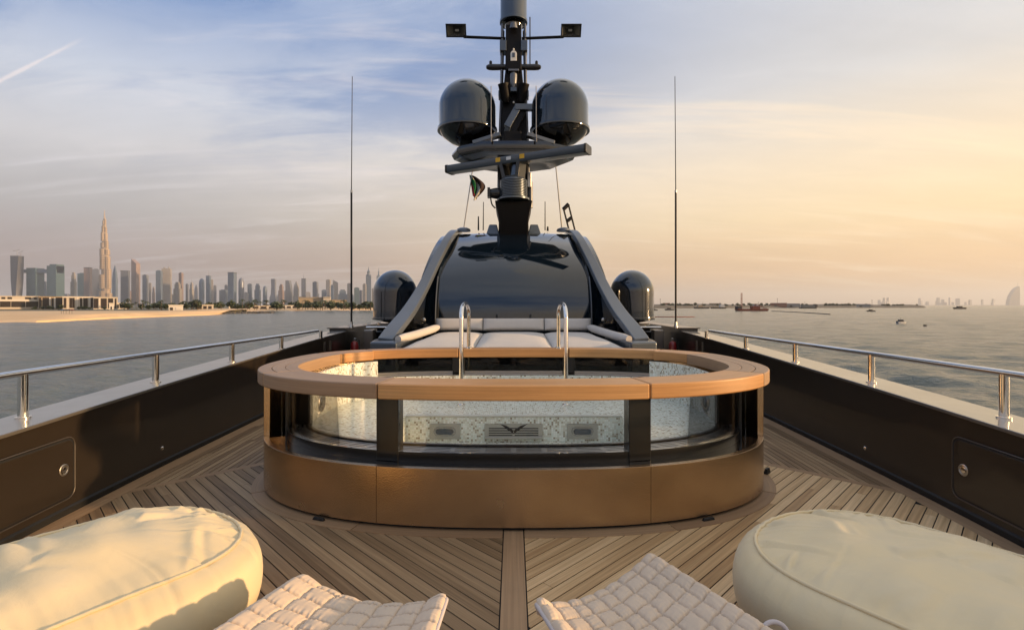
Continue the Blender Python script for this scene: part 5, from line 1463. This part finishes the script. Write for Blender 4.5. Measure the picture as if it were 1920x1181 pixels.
W4 = [
 (50, 57, 523, 'short pink block squeezed beside the twin towers', 'tower_pink', 'box', None), (83, 91, 528, 'short curved tower seen through the twin tower gap', 'tower_blue', 'curve', None),
 (132, 144, 511, 'slim pale tower left of the teal glass block', 'tower_pale', 'step', None), (157, 173, 503, 'pink flat topped tower behind the teal glass block', 'tower_pink', 'box', 'cap'),
 (145, 166, 513, 'broad teal glass block near the tallest tower', 'tower_teal', 'box', None), (173, 187, 505, 'grey tower just left of the tallest tower', 'tower_grey', 'box', None),
 (179, 206, 535, 'wide low teal block at the foot of the tallest tower', 'tower_teal', 'box', None), (210, 221, 497, 'pointed blue tower just right of the tallest tower', 'tower_blue', 'point', None),
 (226, 244, 509, 'broad grey tower with a dark roof slab', 'tower_grey', 'box', 'cap'), (246, 263, 486, 'tall tower with slanting roof, second highest in the skyline', 'tower_pink', 'slant', None),
 (246, 254, 537, 'small sunlit cream tower before the slant roofed tower', 'tower_pale', 'box', None), (267, 279, 516, 'plain grey tower right of the slant roofed tower', 'tower_grey', 'box', None),
 (279, 284, 531, 'thin low tower before the golden pair', 'tower_pale', 'box', None), (285, 291, 538, 'thin pinkish low tower before the golden pair', 'tower_pink', 'step', None),
 (292, 305, 508, 'dark shaft leaning on the golden tower', 'tower_blue', 'box', None), (303, 322, 504, 'broad golden sunlit tower with flat roof', 'tower_pale', 'box', 'frame'),
 (325, 341, 529, 'low golden stepped tower right of the broad golden one', 'tower_pale', 'step', None), (335, 344, 512, 'slim brown tower behind the low golden one', 'tower_pink', 'box', None),
 (348, 354, 533, 'first of three small pale towers near the domed one', 'tower_grey', 'box', None), (355, 364, 530, 'middle of three small pale towers, with tiny spire', 'tower_pale', 'step', 'spire'), (364, 372, 533, 'last of three small pale towers near the domed one', 'tower_grey', 'point', None),
 (373, 384, 522, 'round topped smooth blue tower', 'tower_blue', 'dome', None), (386, 396, 517, 'blue tower with a tall thin roof spire', 'tower_blue', 'box', 'spire'), (395, 400, 525, 'thin sunlit slab against the spired blue tower', 'tower_pale', 'box', None),
 (399, 406, 536, 'short grey tower right of the spired one', 'tower_grey', 'box', None), (411, 427, 544, 'low wide block left of the large dark tower', 'tower_blue', 'box', None), (421, 427, 535, 'thin shoulder tower touching the large dark tower', 'tower_grey', 'box', None),
 (427, 444, 512, 'large dark slab tower with raised roof corner', 'tower_blue', 'box', 'cap'), (447, 458, 521, 'tower with domed crown right of the dark slab', 'tower_grey', 'dome', None),
 (464, 473, 533, 'low flat tower, first of an even pair', 'tower_blue', 'box', None), (477, 489, 532, 'wider flat tower, second of an even pair', 'tower_blue', 'step', None), (493, 501, 536, 'short round shouldered tower before the flared one', 'tower_blue', 'dome', None),
 (505, 521, 523, 'grey tower flaring to a broad base', 'tower_grey', 'base', None), (522, 533, 533, 'pink stubby tower with ragged roof', 'tower_pink', 'step', None), (535, 550, 526, 'curved sail like grey tower in mid skyline', 'tower_grey', 'curve', None),
 (550, 561, 527, 'pointed pale tower beside the curved one', 'tower_pale', 'point', None), (565, 574, 522, 'tall slim grey tower with crane, above the tan building', 'tower_grey', 'box', 'spire'),
 (586, 597, 529, 'plain grey block tower before the twin slabs', 'tower_grey', 'box', None), (603, 613, 544, 'low dark blue block with red crane', 'tower_blue', 'box', None),
 (611, 621, 525, 'first slab of the pale twin slabs', 'tower_pale', 'box', None), (620, 626, 535, 'low link tower between the pale twin slabs', 'tower_blue', 'box', None), (624, 634, 525, 'second slab of the pale twin slabs', 'tower_pale', 'slant', None),
 (634, 651, 543, 'low stepped block right of the twin slabs', 'tower_blue', 'step', None), (651, 659, 532, 'slim pale tower hidden partly by the long aerial', 'tower_pale', 'box', None),
 (664, 674, 540, 'low teal block right of the long aerial', 'tower_teal', 'box', None), (673, 680, 545, 'lowest block near the crowned towers', 'tower_grey', 'box', None), (680, 687, 533, 'slim tower leaning on the crowned tower', 'tower_pale', 'box', None),
 (686, 696, 517, 'crowned tower with lantern top in full view', 'tower_blue', 'box', 'lantern'), (697, 706, 541, 'low pale block between the two crowned towers', 'tower_pale', 'box', None), (706, 714, 517, 'crowned tower with lantern top half hidden by the dome', 'tower_blue', 'box', 'lantern'),
 (236, 246, 545, 'low brown block under the slab roofed tower', 'tower_pink', 'box', None), (312, 326, 552, 'lowest pale block at the foot of golden towers', 'tower_pale', 'box', None), (118, 133, 552, 'low hazy block right of the twin towers', 'tower_grey', 'box', None),
 (8, 22, 556, 'low podium block left of the twisted tower', 'tower_grey', 'box', None), (458, 466, 550, 'low filler block between the domed and flat towers', 'tower_grey', 'box', None), (540, 566, 556, 'wide low podium under the pointed pale tower', 'tower_grey', 'box', None)]
for i, (a, b_, yt, lb, mt, st_, cr_) in enumerate(W4):
    tower(a, b_, yt, lb, mt, st_, 4700 + (i * 137) % 900, crown=cr_, d=.6 + .1 * (i % 5))
for i in range(26):
    px = 120 + 590 * (i + rr.uniform(.1, .9)) / 26
    tower(px, px + rr.uniform(5, 12), rr.uniform(543, 560), 'faint low block filling the hazy skyline between nearer towers', rr.choice(['tower_blue', 'tower_grey', 'tower_pale']), rr.choice(['box', 'box', 'step']), 6800 + rr.uniform(-400, 400), group='faint low blocks of the city')
# the tallest tower: three lobes stepping back
YB = 4500
bj = thing('tallest_tower', 'tallest skyline tower, a tapering gold lit needle with stepped setbacks', 'skyscraper', ((198 - CX) / F * YB, YB, TZ))
def zpx(y): return CH + (HY - y) / F * YB - TZ
tiers = [(0, 541, 22, 21), (541, 505, 20, 18.5), (505, 478, 17.5, 17), (478, 465, 17, 15), (465, 452, 13.4, 12.4), (452, 436, 11.5, 10.5), (436, 422, 9.0, 8.0), (422, 411, 6.4, 5.2)]
mid = (194.5 - 198) / F * YB
for i, (y0, y1, w0, w1) in enumerate(tiers):
    z0 = 0 if i == 0 else zpx(y0); z1 = zpx(y1); mb = MB()
    for lobe in range(3):
        an = radians(100 + 120 * lobe + 14); k0 = w0 / F * YB / 2; sh = mid * (.2 + .8 * min(1, i / 5)) + 7
        cxl, cyl = sh + cos(an) * k0 * .45, sin(an) * k0 * .45
        hh = z1 - (z1 - z0) * .28 * ((lobe + i) % 3) / 2
        mb.loft([[(cxl + x * k0 * .55, cyl + y * k0 * .55, z) for x, y in ngon(10)] for z in (z0 - 2, hh)])
    sh = mid * (.2 + .8 * min(1, i / 5)) + 7
    mb.loft([[(sh + x * w1 / F * YB * .36, y * w1 / F * YB * .36, z) for x, y in ngon(10)] for z in (z0 - 2, z1 + 3)])
    mb.build('tier', 'tower_steel', bj, smooth=30)
shx = mid + 7
MB().tube([(shx, 0, zpx(415)), (shx, 0, zpx(404)), (shx, 0, zpx(394))], [7, 4.2, 1.2], 8).build('spire', 'tower_steel', bj)

# right horizon: low island, sail shaped hotel, far skyline
ix = [(1180, 1150), (1240, 1150), (1330, 1200), (1420, 1260), (1510, 1310), (1600, 1330), (1690, 1340), (1738, 1350)]
near = [((p - CX) / F * y, y) for p, y in ix]; far = [(x * 1.10, y * 1.10 + 60) for x, y in near]
mb = MB(); nI = len(near)
mb.v = [(x, y, SEA - 1) for x, y in near] + [(x + 2, y + 14, SEA + 4.2 + .9 * (i % 2)) for i, (x, y) in enumerate(near)] + [(x, y, SEA + 7.5 + 1.5 * (i % 3)) for i, (x, y) in enumerate(far)] + [(x, y + 20, SEA - 1) for x, y in far]
for r in range(3):
    for i in range(nI - 1): mb.face([r * nI + i, r * nI + i + 1, (r + 1) * nI + i + 1, (r + 1) * nI + i])
mb.build('island', 'island_rock', smooth=20, kind='structure')
for i in range(110):
    px = rr.choice([rr.uniform(1240, 1330), rr.uniform(1340, 1460), rr.uniform(1480, 1720), rr.uniform(1545, 1600), rr.uniform(1655, 1705)])
    Y = interp([(1180, 1150), (1330, 1200), (1510, 1310), (1740, 1350)], px) + rr.uniform(25, 80)
    plant('bushy', (px - CX) / F * Y, Y, SEA + 4.4, rr.uniform(.8, 1.35) * (1.0 if px < 1600 else .85), 'hazy low tree on the far island strip', 'trees on the island strip')
for px0, px1, yt, mt, lb in ((1226, 1240, 571.5, 'stucco_white', 'pale shed at the near end of the island strip'), (1243, 1256, 568.5, 'roof_red', 'red roofed shed on the island strip'), (1330, 1352, 569, 'stucco_tan', 'brown shed on the island behind moored boats'), (1445, 1475, 568.5, 'roof_red', 'long low red roofed shed under the lamp mast'), (1476, 1500, 569.5, 'concrete', 'grey low shed right of the red roofed shed'), (1606, 1632, 570.5, 'concrete', 'flat grey shed near the island tip')):
    facade_block('island_shed', lb, px0, px1, 1300, yt, [(.2, .4, .1, .5, WD)], mt, 12, 'shed')
for px, yt, lb in ((1457.5, 560, 'lamp mast above the red roofed island shed'), (1635, 563, 'thin lamp mast near the island tip'), (1238, 561, 'thin mast at the near end of the island')):
    Y = 1310; o = thing('lamp_mast', lb, 'mast', ((px - CX) / F * Y, Y, SEA + 2.5)); zt = CH + (HY - yt) / F * Y - (SEA + 2.5)
    MB().tube([(0, 0, 0), (0, 0, zt)], [.5, .3], 6).build('pole', 'boat_dark', o); MB().box((0, 0, zt), (2.6, .8, .9)).build('lamp_head', 'boat_dark', o)
YH = 13000
hz = thing('sail_hotel', 'hazy sail shaped tower alone at the far edge of the sea', 'tower', ((1900 - CX) / F * YH, YH, SEA))
def SP(px, py): return ((px - 1900) / F * YH, CH + (HY - py) / F * YH - SEA)
sail = [SP(*q) for q in ((1908.5, 572.8), (1909, 555), (1908.5, 537), (1903, 540), (1897, 547), (1892, 556), (1889.5, 565), (1888.5, 572.8))]
MB().loft([[(x, y_, z) for x, z in sail] for y_ in (-50, 50)]).build('sail_body', 'tower_pale', hz)
MB().tube([(SP(1908, 0)[0], 0, SP(0, 538)[1]), (SP(1908.6, 0)[0], 0, SP(0, 529)[1])], [4, 1.5], 6).build('mast', 'tower_pale', hz)
for i in range(26):
    px = rr.choice([rr.uniform(1645, 1662), rr.uniform(1712, 1735), rr.uniform(1752, 1770), rr.uniform(1775, 1812), rr.uniform(1790, 1860), rr.uniform(1730, 1880)]); wd_ = rr.uniform(4, 9)
    tower(px, px + wd_, rr.uniform(558, 569) if px < 1820 else rr.uniform(560, 569), 'faint hazy tower in the pale skyline on the sunset side', 'tower_grey', 'box', 17000 + rr.uniform(-900, 900), group='faint towers on the sunset side')
mb = MB()
for a, b_ in ((1690, 1900), (1860, 2100)): 
    x0, x1 = (a - CX) / F * 16000, (b_ - CX) / F * 16000
    mb.prism([(x0, 16000), (x1, 16000), (x1, 19000), (x0, 19000)], SEA - 1, SEA + 8)
mb.build('far_coast', 'scrub_land', smooth=0, kind='structure')

# boats
def on_sea(px, py): x, y = px_on(px, py, SEA); return (x, y, SEA)
def hull(mb, L_, B_, H_, bow=.25, mi=0):
    P_ = [(-L_ / 2, -B_ / 2), (L_ / 2 - L_ * bow, -B_ / 2), (L_ / 2, 0), (L_ / 2 - L_ * bow, B_ / 2), (-L_ / 2, B_ / 2)]
    mb.loft([[(x * .94, y * .8, -.5) for x, y in P_], [(x, y, H_ * .5) for x, y in P_], [(x * 1.03, y * 1.04, H_) for x, y in P_]], mi=mi); return mb
dr = thing('dredger', 'rusty dredging barge with a tall lattice spud mast', 'dredger', on_sea(1411, 583))
hull(MB(), 38, 10, 2.6, .06).build('hull', 'boat_red', dr)
mb = MB()
for x, y in ((-14, -1), (-12.8, -1), (-14, .2), (-12.8, .2)): mb.tube([(x, y, 2), (x + .2, y, 21.5)], .16, 5)
for i in range(9): mb.bar((-14, -1, 3 + 2 * i), (-12.8, -1, 4.6 + 2 * i), .14, .14)
mb.build('spud_mast', 'pipe_rust', dr)
MB().box((-17, 0, 4.0), (4.5, 8, 3.4)).build('stern_house', 'boat_dark', dr)
MB().box((3, 0, 4.2), (9, 7, 3.6)).build('deck_house', 'boat_red', dr); MB().box((4, 0, 6.4), (5, 5, 1.8)).build('wheelhouse', 'boat_white', dr)
mb = MB(); mb.bar((0, -3, 5.5), (4, -3, 8.6), .5, .5); mb.bar((4, -3, 8.6), (16, -3, 2.6), .5, .5); mb.bar((4, 3, 8.6), (16, 3, 2.6), .5, .5); mb.build('gantry', 'boat_red', dr)
MB().tube([(7, 0, 6), (7, 0, 11)], .15, 5).build('mast', 'boat_dark', dr)
bg_ = thing('cargo_barge', 'dark boxy cargo barge anchored off the island', 'barge', on_sea(1516, 578.2))
hull(MB(), 35, 10, 2.2, .1).build('hull', 'boat_dark', bg_)
MB().box((-1, 0, 4.6), (27, 8, 5)).build('cargo', 'mast_grey', bg_, bevel=.4); MB().box((14, 0, 5.5), (5, 8, 7)).build('bridge_house', 'boat_dark', bg_); MB().tube([(-8, 0, 7), (-8, 0, 14)], .25, 5).build('mast', 'boat_dark', bg_)
mo = thing('motor_boat', 'small motor boat with dark cabin drifting on golden water', 'motor boat', on_sea(1690.5, 607.5)); mo.location.z += .30
hull(MB(), 3.3, 1.3, .62, .3).build('hull', 'boat_white', mo); MB().box((-.25, 0, .95), (1.7, 1.05, .75), taper=(.8, .85)).build('cabin', 'boat_dark', mo, bevel=.06); MB().box((-.3, 0, 1.38), (1.9, 1.1, .07)).build('cabin_roof', 'boat_white', mo); MB().box((-1.7, 0, .5), (.3, .4, .7)).build('outboard', 'boat_dark', mo); MB().tube([(-.4, 0, 1.4), (-.4, 0, 2.0)], .025, 5).build('mast', 'boat_dark', mo)
for px, py, L_, lb in ((1634, 584, 9, 'tiny dark skiff between the barge and the motor boat'), (1801, 579.3, 22, 'tiny flat boat near the sail shaped tower'), (1256, 581.5, 13, 'low dark boat crossed by the long aerial'), (1228, 582, 8, 'low dark boat touching the gold lit dome'), (1735, 611, 1.2, 'tiny black buoy boat beside the motor boat')):
    b__ = thing('skiff', lb, 'boat', on_sea(px, py)); b__.location.z += .2; hull(MB(), L_, L_ * .3, L_ * .12, .3).build('hull', 'boat_dark', b__); MB().box((-L_ * .1, 0, L_ * .16), (L_ * .35, L_ * .2, L_ * .12)).build('cabin', 'boat_dark', b__)
for px, yy_, lb in ((1316, 578.5, 'moored dark workboat, nearer the aerial'), (1348, 578.5, 'moored dark workboat with white cabin, nearer the dredger')):
    b__ = thing('workboat', lb, 'boat', on_sea(px, yy_)); hull(MB(), 30, 8, 3, .2).build('hull', 'boat_dark', b__); MB().box((-4 if px < 1330 else 6, 0, 5), (9, 6, 4.5)).build('cabin', 'boat_white' if px > 1330 else 'stucco_tan', b__); MB().box((-4 if px < 1330 else 6, 0, 8), (5, 5, 2)).build('wheelhouse', 'boat_white', b__); MB().tube([(2, 0, 3), (2, 0, 13)], .25, 5).build('mast', 'boat_dark', b__)
for pts, lb in (([(1447, 583.6), (1490, 585.6), (1530, 588), (1556, 589.8)], 'dark floating pipe trailing from the dredger'), ([(1222, 594.3), (1262, 594.6), (1302, 594.4)], 'thin red floating hose beyond the gold lit dome')):
    P_ = [Vector(on_sea(*q)) + Vector((0, 0, .15)) for q in pts]; c = P_[0]
    o = MB().tube([p - c for p in catmull(P_, 6)], .45 if 'dark' in lb else .22, 6).build('floating_pipe', 'boat_dark' if 'dark' in lb else 'pipe_rust'); o.location = c; tag(o, lb, 'pipe')

# ------------------------------------------------------------------ haze
m = bpy.data.materials.new('haze_air'); m.use_nodes = True; MATS['haze_air'] = m
k = NT(m.node_tree); m.node_tree.nodes.remove(m.node_tree.nodes['Principled BSDF'])
pv = k.n('ShaderNodeVolumePrincipled'); pv.inputs['Color'].default_value = (.90, .95, 1.0, 1); pv.inputs['Density'].default_value = 5.6e-5; pv.inputs['Anisotropy'].default_value = .25
k.link(pv.outputs[0], m.node_tree.nodes['Material Output'].inputs['Volume'])
hb = MB().box((0, 0, (930 - 7.5) / 2), (80000, 80000, 937.5)).build('haze', 'haze_air', smooth=0, kind='stuff')
